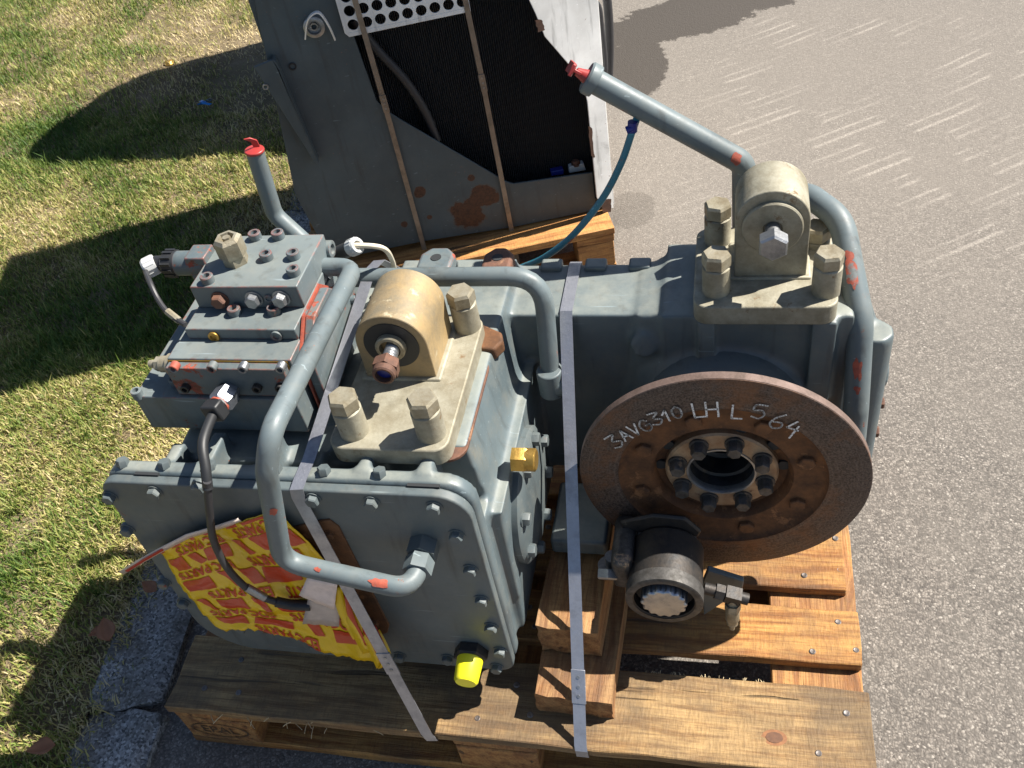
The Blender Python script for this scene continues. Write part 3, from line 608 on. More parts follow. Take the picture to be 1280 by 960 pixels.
# rusty lug between the left plate and the flank
bm=B(); extr(bm,[(.585,.37),(.625,.365),(.636,.385),(.63,.405),(.585,.43)],.655,.678,lambda a,y,b:(a,b,y)); ob('lug',bm,M['rust'],GX,.004,3)['label']='rusty lifting lug'
bm=B(); extr(bm,rrect(.425,.622,.15,.36,.03),.664,.6695,lambda a,y,b:(a,b,y)); ob('shim_plate',bm,M['rusty_bolt'],GX,.001)
# cast lugs on the back edge
for px,c0,w in((545,(.0),.06),(622,0,.05)):
    p=AZ(px,322,.70); bm=B(); pr=[(-w/2,-.03),(w/2,-.03),(w/2,.012),(w/2-.015,.03),(-w/2+.015,.03),(-w/2,.012)]
    to=lambda a,y,b,p=p:(p.x+a,p.y+b,y); extr(bm,pr,.64,.70,to); o=ob('rear_lug',bm,M['rusty_bolt'] if px>600 else M['paint_worn'],GX,.006,3)
    bm=B(); lathe(bm,[(0,0),(.009,0),(.009,.0012),(0,.0012)],20,axis_m(V(p.x,p.y,.70),(0,0,1))); ob('lug_hole',bm,M['dark'],o)
for px in(745,800,690):
    p=AZ(px,331,.655); bm=B(); box(bm,p.x-.018,p.x+.018,.585,.612,.63,.661); ob('flange_tab',bm,M['cast'],GX,.004,3)
# ---------------------------------------------------------------- stepped valve block
def zz(x,y): return 160+x/4,270+y/4
bm=B(); box(bm,.1115,.371,.2072,.5205,.6552,.7227); VB=ob('valve_block',bm,M['blockpaint'],GX,.002,2); VB['label']='stepped hydraulic valve block'
bm=B(); box(bm,.1832,.3763,.2277,.4414,.723,.7818); ob('lower_block',bm,M['blockpaint'],VB,.0018,2)
bm=B(); box(bm,.2001,.3737,.2699,.4424,.782,.8008); ob('middle_block',bm,M['blockpaint'],VB,.0018,2)
bm=B(); box(bm,.2033,.3726,.3179,.4435,.801,.8399); ob('top_block',bm,M['blockpaint'],VB,.0018,2)
bm=B(); box(bm,.1855,.369,.2124,.2265,.7245,.7775); ob('front_plate',bm,M['paint_worn'],VB,.0015,2)
bm=B(); box(bm,.184,.371,.2265,.2276,.7245,.7795); ob('gasket',bm,M['brass'],VB)
SP=[(.25,.662),(.44,.662),(.44,.745),(.40,.765),(.365,.80),(.30,.80),(.25,.76)]
bm=B(); extr(bm,[(a+(.004 if a>.35 else -.004),b+(.004 if b>.7 else -.004)) for a,b in SP],.3765,.379,lambda a,y,b:(y,a,b)); ob('side_gasket',bm,M['primer'],VB)
bm=B(); extr(bm,SP,.3792,.394,lambda a,y,b:(y,a,b)); ob('side_plate',bm,M['paint_worn'],VB,.002,2)
for y_,z_ in((.27,.68),(.42,.68),(.42,.73),(.31,.78)): screw(V(.394,y_,z_),(1,0,0),VB,.0075,.008,M['paint_worn'])
for x,y in((640,112),(755,108),(697,214),(832,208),(832,290),(403,328)): screw(AZ(*zz(x,y),.84),(0,0,1),VB,.0098,.0115,M['paint_worn'])
for x,y in((538,488),(735,484)): screw(AZ(*zz(x,y),.8008),(0,0,1),VB,.0098,.0115,M['paint_worn'])
for x,y in((50,895),(240,835)): screw(AZ(*zz(x,y),.7227),(0,0,1),VB,.0085,.01,M['blockpaint'])
for x,y,mm in((462,414,'rusty_bolt'),(632,412,'steel'),(768,408,'steel')): bolt(AY(*zz(x,y),.3179),(0,-1,0),VB,.0112,.013,M[mm])
screw(AY(*zz(705,410),.3179),(0,-1,0),VB,.007,.003,M['blockpaint'])
screw(AY(*zz(432,600),.2699),(0,-1,0),VB,.0085,.004,M['brass']); screw(AY(*zz(745,597),.2699),(0,-1,0),VB,.0085,.004,M['blockpaint'])
for x,y,mm in((235,750,'primer'),(425,750,'paint_worn'),(580,752,'steel'),(768,752,'steel'),(293,852,'dark_steel'),(482,852,'dark_steel'),(650,852,'dark_steel'),(765,850,'dark_steel')):
    screw(AY(*zz(x,y),.2124),(0,-1,0),VB,.007,.008,M[mm])
for x,y,r in((1010,165,.0135),(1000,268,.0145),(968,372,.0095)):
    p=AX(*zz(x,y),.3737); screw(V(.372,p.y,p.z),(1,0,0),VB,r,.006,M['blockpaint'])
p=AZ(*zz(545,228),.84); d=V(-.02,0,1)
bm=B(); lathe(bm,[(0,-.002),(.019,-.002),(.019,.012),(.017,.014),(0,.014)],6,axis_m(p,d,.3)); lathe(bm,[(0,.013),(.0205,.013),(.0215,.016),(.0215,.040),(.017,.045),(.0125,.045),(.0115,.036),(.007,.036),(.006,.045),(0,.045)],6,axis_m(p,d,.1)); ob('hex_fitting',bm,M['zinc_bolt'],VB)
# solenoid with connector and lead on the left end
q=AY(*zz(330,235),.3886); q.x=.2001
bm=B(); cyl(bm,q,(-1,0,0),.019,.052,32); box(bm,.174,.207,q.y-.017,q.y+.019,q.z-.02,q.z+.021); ob('solenoid',bm,M['paint_worn'],VB,.002)
bm=B(); lathe(bm,[(0,.05),(.0185,.05),(.0195,.053),(.0195,.07),(.016,.074),(.0125,.076),(.012,.09),(0,.09)],24,axis_m(q,(-1,0,0)))
for k in range(12):
    a=k*.5236; box(bm,q.x-.07,q.x-.054,q.y+math.cos(a)*.0195-.0022,q.y+math.cos(a)*.0195+.0022,q.z+math.sin(a)*.0195-.0022,q.z+math.sin(a)*.0195+.0022)
ob('connector',bm,M['rubber'],VB)
w0=V(q.x-.089,q.y,q.z); wd=V(-.75,-.5,-.12).normalized()
def ribbed(bm,p,d,r,h,nr=14):
    lathe(bm,[(r*.5,-.002),(r,0),(r,h*.85),(r*.86,h),(r*.55,h),(r*.45,h*.6),(0,h*.55)],28,axis_m(p,d)); MM=axis_m(p,d)
    for k in range(nr):
        a=6.2832*k/nr; box(bm,-.0009,.0009,r-.001,r+.0006,h*.08,h*.8,MM@Matrix.Rotation(a,4,'Z'))
bm=B(); ribbed(bm,w0,wd,.0155,.02); ob('union_nut',bm,M['white_plastic'],VB)
e0=w0+wd*.018
bm=B(); tube(bm,spline([e0-wd*.012,e0,AY(187,352,.33),AY(198,375,.305),AY(212,393,.285),AY(232,406,.272)]),.0042,10); ob('lead',bm,M['cable'],VB)
bm=B(); a=AY(209,389,.288); b=AY(224,401,.278); tube(bm,[a,b],.0055,8); ob('crimp',bm,M['zinc_bolt'],VB)
# screw plug on the lower left end
p=V(.1854,.247,.7525)
bm=B(); lathe(bm,[(0,0),(.0165,0),(.0165,.018),(.0125,.02),(.0125,.032),(0,.032)],32,axis_m(p,(-1,0,0))); lathe(bm,[(0,.03),(.0115,.03),(.0115,.04),(.008,.043),(0,.043)],6,axis_m(p,(-1,0,0))); lathe(bm,[(0,.04),(.006,.04),(.006,.052),(0,.052)],16,axis_m(p,(-1,0,0))); ob('relief_screw',bm,M['zinc_bolt'],VB)
# front sensor with black cable
p=AY(288,488,.2103); d=(AY(262,522,.1534)-p).normalized()
bm=B(); lathe(bm,[(0,-.01),(.014,-.01),(.014,.006),(.0185,.006),(.0185,.026),(.016,.030),(0,.03)],6,axis_m(p,d,.4)); SN=ob('sensor_nut',bm,M['chrome'],GX)
bm=B(); lathe(bm,[(0,.028),(.0145,.028),(.0145,.033),(0,.033)],24,axis_m(p,d)); ob('seal_ring',bm,M['primer'],SN)
bm=B(); M4=axis_m(p,d,.2); box(bm,-.0145,.0145,-.014,.014,.033,.053,M4); ob('plug',bm,M['rubber'],SN,.003)
q=p+d*.045
bm=B(); tube(bm,spline([q,AY(254,552,.11),AY(257,585,.08),AY(260,612,.062)]),.0072,14); ob('cable_sleeve',bm,M['rubber'],SN)
bm=B(); tube(bm,spline([AY(259,602,.065),AY(262,640,.055),AY(267,675,.05),AY(283,708,.046),AY(306,733,.045),AY(330,747,.048),AY(358,755,.054),AY(387,757,.06)]),.0056,14); ob('cable',bm,M['cable'],SN)
bm=B(); tube(bm,spline([AY(345,752,.0515),AY(365,756,.056),AY(388,757,.0605)]),.0082,14); ob('cable_boot',bm,M['rubber'],SN)
bm=B(); a=AY(308,734,.0452);b=AY(331,747,.0482); tube(bm,[a,b],.0064,12); ob('heat_shrink',bm,M['steel'],SN)
# rear connector with cream lead
p=AY(425,316,.47); d=(AY(462,300,.45)-p).normalized(); bm=B(); lathe(bm,[(0,0),(.012,0),(.012,.03),(.01,.032),(0,.032)],20,axis_m(p,d)); rc=ob('rear_connector',bm,M['rubber'],GX)
bm=B(); ribbed(bm,p+d*.03,d,.0135,.018); ob('union_nut',bm,M['white_plastic'],rc)
bm=B(); e=p+d*.046; tube(bm,spline([e-d*.01,e,AY(478,310,.47),AY(490,325,.5),AY(494,345,.52)]),.0042,10); ob('cream_lead',bm,M['cream'],rc)
# ---------------------------------------------------------------- pipes
def pipe(name,path,rads,r,mat='pipe',label=None,seg=20):
    bm=B(); tube(bm,fillet(path,rads),r,seg); o=ob(name,bm,M[mat],GX)
    if label: o['label']=label
    return o
def nut(p,d,r,h,mat,parent,name='union_nut',spin=0):
    bm=B(); lathe(bm,[(0,0),(r,0),(r,h*.85),(r*.85,h),(0,h)],6,axis_m(p,d,spin)); return ob(name,bm,M[mat],parent)
e=AY(527,687,.07); e.z-=.006
pa=pipe('oil_pipe',[V(.365,.415,.80),V(.42,.412,.80),AY(338,540,.04),AY(333,590,.02),AY(353,702,.02),V(e.x,.008,e.z),V(e.x,.075,e.z)],[.03,.035,.05,.035,.03],.0140,'pipe','thick bent oil pipe in front of the cover')
dd=V(0,1,0)
nut(V(e.x,.036,e.z),dd,.0205,.026,'pipe',pa,spin=.3); nut(V(e.x,.0615,e.z),dd,.0225,.027,'paint',pa,spin=.6)
z0=AY(560,345,.46).z
pb=pipe('oil_pipe',[AY(440,347,.46),AY(470,347,.46),AY(678,345,.46)+V(0,0,0),AY(688,470,.42),AY(690,482,.42)],[.02,.055,.02],.0152,'pipe','bent oil pipe behind the yellowed eye')
p=AY(688,476,.415); bm=B(); cyl(bm,p+V(0,0,.024),(0,0,-1),.0205,.05,28); cyl(bm,p+V(-.005,.0,-.008),(1,0,0),.0185,.03,28); cyl(bm,p+V(0,0,-.008),(0,1,0),.018,.06,28); o=ob('elbow',bm,M['pipe'],pb,.002); nut(p+V(.022,0,-.008),(1,0,0),.0205,.014,'paint',pb,'plug')
# fill pipe with red cap
a=AY(735,97,.66); b=AY(930,204,.66)
pc=pipe('fill_pipe',[a,b,V(b.x+.004,.655,.62)],[.03],.0185,'pipe','inclined filler pipe with red cap')
d=(a-b).normalized(); bm=B(); lathe(bm,[(.018,-.014),(.0235,-.014),(.0245,-.01),(.0245,.0),(.022,.003),(0,.003)],32,axis_m(a,d)); ob('collar',bm,M['pipe'],pc)
bm=B(); lathe(bm,[(0,0),(.012,0),(.008,.012),(.006,.02),(0,.02)],20,axis_m(a,d)); MM=axis_m(a+d*.018,d,.4)
ribbon(bm,[MM@V(-.030,0,.012),MM@V(-.016,0,.009),MM@V(0,0,.008),MM@V(.016,0,.009),MM@V(.030,0,.012)],MM.to_3x3()@V(0,.018,0),.005); ribbon(bm,[MM@V(0,0,-.006),MM@V(0,0,.010)],MM.to_3x3()@V(.022,0,0),.005); ob('fill_cap',bm,M['red_plastic'],pc,.001)['label']='red wing handle cap'
pe=pipe('oil_pipe',[AY(965,250,.66),AY(1010,243,.64),AY(1052,274,.585),AY(1076,400,.47),AY(1070,510,.42),AY(1062,600,.40)],[.04,.075,.08,.04],.0190,'pipe','thick pipe curving down at the right end')
a=AY(318,188,.62); pd=pipe('oil_pipe',[a,AY(343,268,.62),AY(395,315,.60),AY(420,340,.58)],[.03,.03],.0150,'pipe','short bent pipe with red plug behind the valve block')
d=(a-AY(343,268,.62)).normalized(); bm=B(); lathe(bm,[(0,-.004),(.0160,-.003),(.0168,-.001),(.0162,.002),(.011,.003),(0,.005)],28,axis_m(a,d)); MM=axis_m(a+d*.004,d,.9); ribbon(bm,[MM@V(0,-.006,0),MM@V(0,-.004,.012),MM@V(.002,.006,.02)],MM.to_3x3()@V(.004,.010,0),.003); ob('red_plug',bm,M['red_plastic'],pd,.001)
# blue green drain hose
hp=spline([AY(796,148,.66),AY(790,165,.65),AY(776,205,.64),AY(752,250,.64),AY(715,295,.65),AY(680,322,.66),AY(650,335,.68),AY(630,345,.7)])
bm=B(); tube(bm,hp,.0058,12); hs=ob('drain_hose',bm,M['blue_hose'],pc)
p=AY(783,163,.645); bm=B(); cyl(bm,p,(1,.2,.3),.006,.012,12); cyl(bm,AY(790,158,.65)+V(0,0,-.008),(.1,0,1),.0078,.016,14); ob('hose_clamp',bm,M['blue_cap'],pc)
# pair of bolts and rib on the right end, rust bolt
for z in(.36,.43): bolt(V(1.214,.51,z),(1,0,0),housing,.010,.010,M['rusty_bolt'])
# ---------------------------------------------------------------- torque bearing below the disc
ac=AY(830,752,.165); ACy=.165
def AP(dx,dy,dz): return V(ac.x+dx,ACy+dy,ac.z+dz)
bm=B(); lathe(bm,[(.048,.03),(.047,.002),(.050,0),(.0585,0),(.060,.002),(.060,.022),(.0585,.024),(.0585,.098),(.054,.104),(0,.104)],56,axis_m(AP(0,0,0),(0,1,0))); AT=ob('bearing_ring',bm,M['dark_steel'],GX); AT['label']='black cylindrical torque bearing'
bm=B(); lathe(bm,[(.0605,.001),(.0607,.022),(.0606,.0225)],56,axis_m(AP(0,0,0),(0,1,0))); lathe(bm,[(.049,-.0006),(.0575,-.0006),(.0605,.001)],56,axis_m(AP(0,0,0),(0,1,0))); ob('scuffed_band',bm,M['ring_steel'],AT)
bm=B(); n=14; prof=[]
for k in range(n*6):
    a=6.2832*k/(n*6); r=.0345+.0022*math.cos(a*n); prof.append((ac.x+r*math.cos(a),ac.z+r*math.sin(a)))
extr(bm,prof,ACy-.006,ACy+.06); ob('splined_nut',bm,M['chrome'],AT,.003,2)
bm=B(); lathe(bm,[(.047,.02),(.04,.026),(.03,.028)],40,axis_m(AP(0,0,0),(0,1,0))); ob('seal',bm,M['rubber'],AT)
bm=B(); box(bm,ac.x-.06,ac.x+.045,.24,.42,ac.z-.055,ac.z+.0); ob('bracket_arm',bm,M['cast'],AT,.012,3)
bm=B(); extr(bm,[(ac.x-.075,ac.z+.06),(ac.x-.02,ac.z+.082),(ac.x+.03,ac.z+.078),(ac.x+.055,ac.z+.045),(ac.x+.05,ac.z+.03),(ac.x-.07,ac.z+.035)],.268,.276); ob('guard_lip',bm,M['dark_steel'],AT,.004,2)
for i,(px,py,w) in enumerate(((735,668,.06),(745,697,.055))):
    p=AY(px,py,.30); bm=B(); box(bm,p.x-w,p.x+.035,.27,.40,p.z-.018,p.z+.018); ob('bracket_bar',bm,M['cast'],AT,.006,2)
p=AY(765,695,.235); bm=B(); cyl(bm,p,(0,0,-1),.012,.03,20); cyl(bm,p+V(-.008,.0,-.028),(.0,0,1),.017,.004,24); ob('spacer_stud',bm,M['steel'],AT); nut(AY(760,712,.215),(0,-1,-.6),.0185,.016,'steel',AT,'bolt',.4)
bm=B(); box(bm,ac.x-.085,ac.x-.05,.20,.30,ac.z-.03,ac.z+.045); ob('clamp_cheek',bm,M['ring_steel'],AT,.012,3)
bm=B(); a=AY(885,708,.235); b=AY(930,722,.235); c=AY(928,733,.235); d2=AY(880,765,.235); e=AY(878,725,.235)
extr(bm,[(q.x,q.z) for q in(a,b,c,d2,e)],.228,.238); ob('gusset',bm,M['paint'],AT,.002)
p=AY(880,735,.20); q=AY(930,748,.195); dd=(q-p).normalized(); bm=B(); cyl(bm,p,dd,.0095,.03,20); lathe(bm,[(0,.018),(.0135,.018),(.0135,.032),(0,.032)],6,axis_m(p,dd)); box(bm,-.0105,.0105,-.0105,.0105,.034,.058,axis_m(p,dd,.1)); cyl(bm,p+dd*.057,dd,.0095,.013,20); TF=ob('tee_fitting',bm,M['dark_steel'],AT)
p2=p+dd*.046; bm=B(); cyl(bm,p2,(0,-.25,-1),.0085,.022,18); lathe(bm,[(0,.018),(.0125,.018),(.0125,.03),(0,.03)],6,axis_m(p2,(0,-.25,-1))); lathe(bm,[(0,.03),(.0112,.03),(.0112,.05),(.009,.055),(.009,.06),(.005,.063),(.004,.072),(0,.072)],20,axis_m(p2,(0,-.25,-1))); ob('test_point',bm,M['zinc_bolt'],TF)
# ---------------------------------------------------------------- steel straps
def strap(path,w,wd,mat,label,seals,th=.0012):
    bm=B(); ribbon(bm,path,Vector(wd).normalized()*w,th); o=ob('steel_strap',bm,M[mat]); tag(o,label,'strap','tie down straps')
    for i,t,L in seals:
        a,b=Vector(path[i]),Vector(path[i+1]); c=a.lerp(b,t); d=(b-a).normalized(); bm=B(); ribbon(bm,[c-d*L/2,c,c+d*L/2],Vector(wd).normalized()*(w+.003),.0036); s=ob('seal',bm,M[mat],o,.0006)
        for k in(-1,0,1):
            bm=B(); nn=d.cross(Vector(wd)).normalized(); 
            if nn.y>0: nn=-nn
            cyl(bm,c+d*k*L*.28+nn*.0012,nn,.0028,.0014,12); ob('crimp_dimple',bm,M['steel'],s)
    return o
top=AY(370,611,.0835); top.z=.677; s0=AY(463,337,.47); s1=AZ(534,912,.147)
strap([s0+V(.03,.1,-.1),s0+V(.005,.03,-.005),s0,top+V(.003,.05,.0055),top+V(.002,.016,.0048),top,AY(373,622,.0815),V(s1.x,-.002,.147),V(s1.x+.003,-.0035,.140),V(s1.x+.006,-.0032,.124),V(s1.x+.010,.02,.1205),V(s1.x+.012,.05,.1205)],.019,(1,.12,0),'strap','left steel strap running from behind the valve block down the front cover',[(6,.66,.05)])
a=AZ(718,336,.655); b=AZ(706,397,.656); c=AZ(735,934,.147)
strap([V(a.x,.613,.45),V(a.x,.612,.652),V(a.x,.602,.6555),V(b.x,.48,.6555),V(b.x,.471,.645),V(c.x-.012,.003,.149),V(c.x-.0105,-.0032,.143),V(c.x-.010,-.0032,.123),V(c.x-.009,.02,.1205),V(c.x-.009,.05,.1205)],.020,(1,0,0),'strap','right steel strap running down between the gearbox cover and the brake disc',[(4,.86,.055)])
# ---------------------------------------------------------------- printed plastic wrap
def poly(pts,t):
    n=len(pts)-1; x=min(max(t,0),.99999)*n; i=int(x); f=x-i; a,b=pts[i],pts[i+1]; return Vector((a[0]+(b[0]-a[0])*f,a[1]+(b[1]-a[1])*f))
Tt=[(199,689),(247,668),(298,652),(345,640)]; Tb=[(272,784),(322,788),(375,803),(425,820),(474,830)]
Tl=[(199,689),(222,727),(248,762),(272,784)]; Tr=[(345,640),(390,682),(436,735),(460,780),(474,830)]
def sheet(u,v,off=0):
    p=poly(Tt,u)*(1-v)+poly(Tb,u)*v+poly(Tl,v)*(1-u)+poly(Tr,v)*u-(Vector(Tt[0])*(1-u)*(1-v)+Vector(Tt[-1])*u*(1-v)+Vector(Tb[0])*(1-u)*v+Vector(Tb[-1])*u*v)
    w=.0045*noise.noise((u*4,v*4,1))+.0038*noise.noise((u*11+v*5,v*9,4))+.0022*abs(noise.noise((u*17-v*9,v*6,6)))+.003*noise.noise((u*3-v*14,v*2,8))*(v**2)+.0012*noise.noise((u*30,v*24,2))
    dy=FY-.0115-.012*v*v-.010*max(0,u-.8)*5*v
    if v>.9: p.y+=(v-.9)*70*noise.noise((u*9,0,3))+(v-.9)*40*noise.noise((u*28,0,5))
    q=AY(p.x,p.y,dy); q.y+=w-off; return q
bm=B(); nu,nv=52,44; g=[[bm.verts.new(sheet(i/nu,j/nv)) for i in range(nu+1)] for j in range(nv+1)]
for j in range(nv):
    for i in range(nu): bm.faces.new((g[j][i],g[j][i+1],g[j+1][i+1],g[j+1][i]))
wrap=ob('plastic_wrap',bm,M['film_yellow'],smooth=180); tag(wrap,'torn yellow and red printed plastic sheet stuck on the grey front cover','plastic sheet')
sm=wrap.modifiers.new('thick','SOLIDIFY'); sm.thickness=.0006; sm.offset=1
def quadprint(bm,q,off):
    (a,b,c,d)=[Vector(k) for k in q]; n=7; gg=[]
    for jj in range(n+1):
        gg.append([bm.verts.new(sheet(*[min(max(t,.004),.996) for t in ((a*(1-i/n)+b*i/n)*(1-jj/n)+(d*(1-i/n)+c*i/n)*jj/n)],off)) for i in range(n+1)])
    for jj in range(n):
        for i in range(n): bm.faces.new((gg[jj][i],gg[jj][i+1],gg[jj+1][i+1],gg[jj+1][i]))
bm=B()
Q=[((0,0),(.97,0),(.97,.025),(0,.03))]
for k,(v0,v1) in enumerate(((.105,.245),(.335,.475),(.565,.70),(.79,.90))):
    for a,b,t in (((.02,.13,.02),(.17,.24,.03),(.30,.47,-.02),(.52,.58,.03),(.64,.8,.02),(.86,.97,.0)),((.03,.2,.0),(.26,.33,.04),(.38,.5,.03),(.56,.78,-.03),(.84,.9,.03)),((.02,.08,.05),(.14,.3,.02),(.36,.42,.03),(.47,.68,.02),(.74,.8,.04),(.86,.97,.0)),((.05,.22,.02),(.3,.52,-.02),(.6,.68,.02),(.76,.95,.0)))[k]:
        Q.append(((a,v0+random.uniform(0,.02)),(b,v0+random.uniform(0,.02)),(b+t,v1-random.uniform(0,.03)),(a+t*1.6,v1-random.uniform(0,.02))))
for q in Q: quadprint(bm,q,.0011)
ob('print_block',bm,M['film_red'],wrap,smooth=180)
bm=B()
def put_text(txt,uc,vc,su,flip=True,rot=0):
    vs,fs=text_mesh(txt,1.0,0,.03)
    c,s=math.cos(rot),math.sin(rot)
    for f in fs:
        out=[]
        for i in f:
            x,y=vs[i].x*su,vs[i].y*su*1.25
            if flip: x,y=-x,-y
            x,y=x*c-y*s,x*s+y*c
            out.append(bm.verts.new(sheet(min(max(uc+x,.005),.995),min(max(vc-y*1.1,.005),.99),.0016)))
        try: bm.faces.new(out)
        except ValueError: pass
for t,uc,vc,su,rot in (('EDC PARTS',.3,.067,.072,0),('EDC PARTS',.76,.067,.072,0),('EDC PARTS',.22,.29,.074,0),('EDC PARTS',.7,.29,.074,0),('EDC PARTS',.32,.52,.076,0),('EDC PARTS',.78,.52,.072,0),('EDC PARTS',.24,.745,.076,0),('EDC PARTS',.72,.745,.076,0),('EDC PARTS',.45,.945,.076,0)):
    put_text(t,uc,vc,su,True,rot)
ob('lettering',bm,M['film_red'],wrap,smooth=0)
# rolled upper edge, loose tail, bunched corner
bm=B(); ribbon(bm,[AY(152,716,.06),AY(175,702,.058),AY(200,688,.065),AY(235,670,.071),AY(270,660,.071),AY(300,650,.071)],(.0,-.004,.013),.0012); ob('curled_edge',bm,M['film_white'],wrap,smooth=180)
bm=B(); ribbon(bm,[AY(158,714,.0585),AY(180,700,.0565),AY(203,687,.0635)],(.0,-.003,.006),.0016); ob('curled_print',bm,M['film_red'],wrap)
for k in range(7):
    bm=B(); x=425+k*8; y0=735+k*9; w=.014+.006*(k%3)
    ribbon(bm,spline([AY(x-4,y0,.06),AY(x+4+k,y0+30,.05-.002*k),AY(min(x+22,478),min(y0+62,834),.044)],4),(w,.006*(-1)**k,.004),.001); ob('crumpled_fold',bm,M['film_yellow' if k%2==0 else 'film_red'],wrap,smooth=180)
# label stuck down with clear tape
def patch(name,px,y,mat,parent,bow=.003,n=6):
    bm=B(); a,b,c,d=[Vector(q) for q in px]; gg=[]
    for j in range(n+1):
        row=[]
        for i in range(n+1):
            u,v=i/n,j/n; q=(a*(1-u)+b*u)*(1-v)+(d*(1-u)+c*u)*v; p=AY(q.x,q.y,y); p.y+=bow*noise.noise((u*3+px[0][0],v*3,1))*1.5; row.append(bm.verts.new(p))
        gg.append(row)
    for j in range(n):
        for i in range(n): bm.faces.new((gg[j][i],gg[j][i+1],gg[j+1][i+1],gg[j+1][i]))
    o=ob(name,bm,M[mat],parent,smooth=180); s=o.modifiers.new('t','SOLIDIFY'); s.thickness=.0005; return o
lb=patch('paper_tag',((384,722),(422,728),(418,762),(374,744)),.050,'paper',None); tag(lb,'small crumpled whitish paper tag taped over the yellow plastic sheet','paper tag')
patch('tape_strip',((388,735),(425,745),(424,783),(378,780)),.0575,'clear_tape',lb)
# ---------------------------------------------------------------- cooler unit behind
EO=V(.159,1.346,0); EU=V(.947,.321,0).normalized(); EN=V(.321,-.947,0).normalized()
def RP(u,d,z): return EO+EU*u+EN*d+V(0,0,z)
def rpx(px,py,d=0):
    r=ray(px,py); P0=EO+EN*d; t=(P0-CAM).dot(EN)/r.dot(EN); p=CAM+r*t; return ((p-EO).dot(EU),p.z)
def z7(x,y,d=0): return rpx(280+x/2.4615,y/2.4615,d)
CU=empty('cooler_unit',RP(.12,-.3,.144),'tall grey radiator cooler with black core standing on a pallet behind the gearbox','radiator')
def rx(pts,d0,d1,name,mat,parent=CU,bev=.0015):
    bm=B(); extr(bm,pts,d0,d1,lambda a,y,b:RP(a,y,b)); return ob(name,bm,M[mat],parent,bev)
TOP=1.42
def panel_mat():
    m=M['sheet'].copy(); m.name='grey_sheet_with_rust'; s=N.__new__(N); s.m=m; s.t=m.node_tree; s.b=s.t.nodes['Principled BSDF']; s.pos=s.n('ShaderNodeNewGeometry').outputs['Position']
    col=s.b.inputs['Base Color'].links[0].from_socket; mask=None
    for cx,cy,r in ((752,655,.044),(800,605,.036),(604,593,.017),(555,690,.009),(632,668,.007),(760,548,.010)):
        u,z=z7(cx,cy); p=RP(u,0,z); d=s.n('ShaderNodeVectorMath',operation='DISTANCE'); s.set(d,0,s.pos); d.inputs[1].default_value=p
        v=s.math('SUBTRACT',1.0,s.math('DIVIDE',d.outputs['Value'],r)); mask=v if mask is None else s.math('MAXIMUM',mask,v)
    v=s.math('ADD',mask,s.math('MULTIPLY',s.math('SUBTRACT',s.noise(26,8,.62),.5),1.5))
    halo=s.math('MULTIPLY',s.step(v,-.12,.05),.45); core=s.step(v,.02,.07)
    col=s.mix(halo,col,(.11,.06,.03)); rc=s.mix(s.step(s.noise(150,5,.7),.4,.6),(.04,.017,.011),(.085,.032,.016)); col=s.mix(core,col,rc)
    s.set(s.b,'Base Color',col); return m
M['panel']=panel_mat()
fr=rx([(-.235,TOP),(-.06,TOP),(-.05,.77),(-.035,.753),(-.023,.589),(-.009,.562),(.02,.53),(.253,.294),(.27,.284),(.482,.268),(.482,.149),(.258,.15),(.008,.166),(-.2,.168),(-.262,.215),(-.286,.387),(-.226,.872)],-.006,0,'front_panel','panel')
rx([(-.24,TOP),(-.226,TOP),(-.226,.16),(-.24,.16)],-.70,-.007,'side_panel','sheet')
rx([(-.24,TOP+.02),(.535,TOP+.02),(.535,TOP+.001),(-.24,TOP+.001)],-.70,0,'top_panel','sheet')
rx([(-.22,.165),(.525,.15),(.525,.18),(-.22,.19)],-.70,-.01,'floor_tray','sheet')
ps=rx([(.345,TOP),(.36,.80),(.377,.745),(.392,.686),(.474,.545),(.482,.484),(.482,.205),(.497,.165),(.529,.146),(.534,.70),(.534,TOP)],-.004,.004,'white_post','white_sheet')
for v in ps.data.vertices:
    u_=(v.co-EO).dot(EU); v.co+=EN*(.534-u_)*.42; ps['label']='white painted corner post with rusty edge'
rx([(.528,TOP),(.534,TOP),(.534,.15),(.526,.15)],-.70,-.005,'side_panel','white_sheet')
bm=B(); n=100; pr=[]
for k in range(n*2+1): pr.append((-.03+.53*k/(n*2),-.062 if k%2 else -.050))
for (u0,d0),(u1,d1) in zip(pr,pr[1:]):
    vs=[bm.verts.new(RP(u0,d0,.19)),bm.verts.new(RP(u1,d1,.19)),bm.verts.new(RP(u1,d1,TOP-.01)),bm.verts.new(RP(u0,d0,TOP-.01))]; bm.faces.new(vs)
core=ob('radiator_core',bm,M['fin'],CU,smooth=0); core['label']='black finned radiator core'
rx([(-.2,.2),(.52,.2),(.52,TOP-.005),(-.2,TOP-.005)],-.30,-.09,'core_tank','dark')
# perforated guard plate
bm=B(); pitch=.0315; r=.0124; gu0,gz0=-.052,.762; NC,NR=9,5
for i in range(NC):
    for j in range(NR):
        cu=gu0+.0225+i*pitch; cz=gz0+.0195+j*pitch; off=0 if j%2==0 else 0
        sq=[]; ci=[]; nn=24
        for k in range(nn):
            a=6.2832*k/nn; c,s=math.cos(a),math.sin(a); mx=max(abs(c),abs(s)); sq.append((cu+pitch/2*c/mx,cz+pitch/2*s/mx)); ci.append((cu+r*c,cz+r*s))
        for d in(.006,.009):
            A=[bm.verts.new(RP(p[0],d,p[1])) for p in sq]; Bv=[bm.verts.new(RP(p[0],d,p[1])) for p in ci]
            for k in range(nn): bm.faces.new((A[k],A[(k+1)%nn],Bv[(k+1)%nn],Bv[k]))
            if d==.006: B0=Bv
        for k in range(nn): bm.faces.new((B0[k],B0[(k+1)%nn],Bv[(k+1)%nn],Bv[k]))
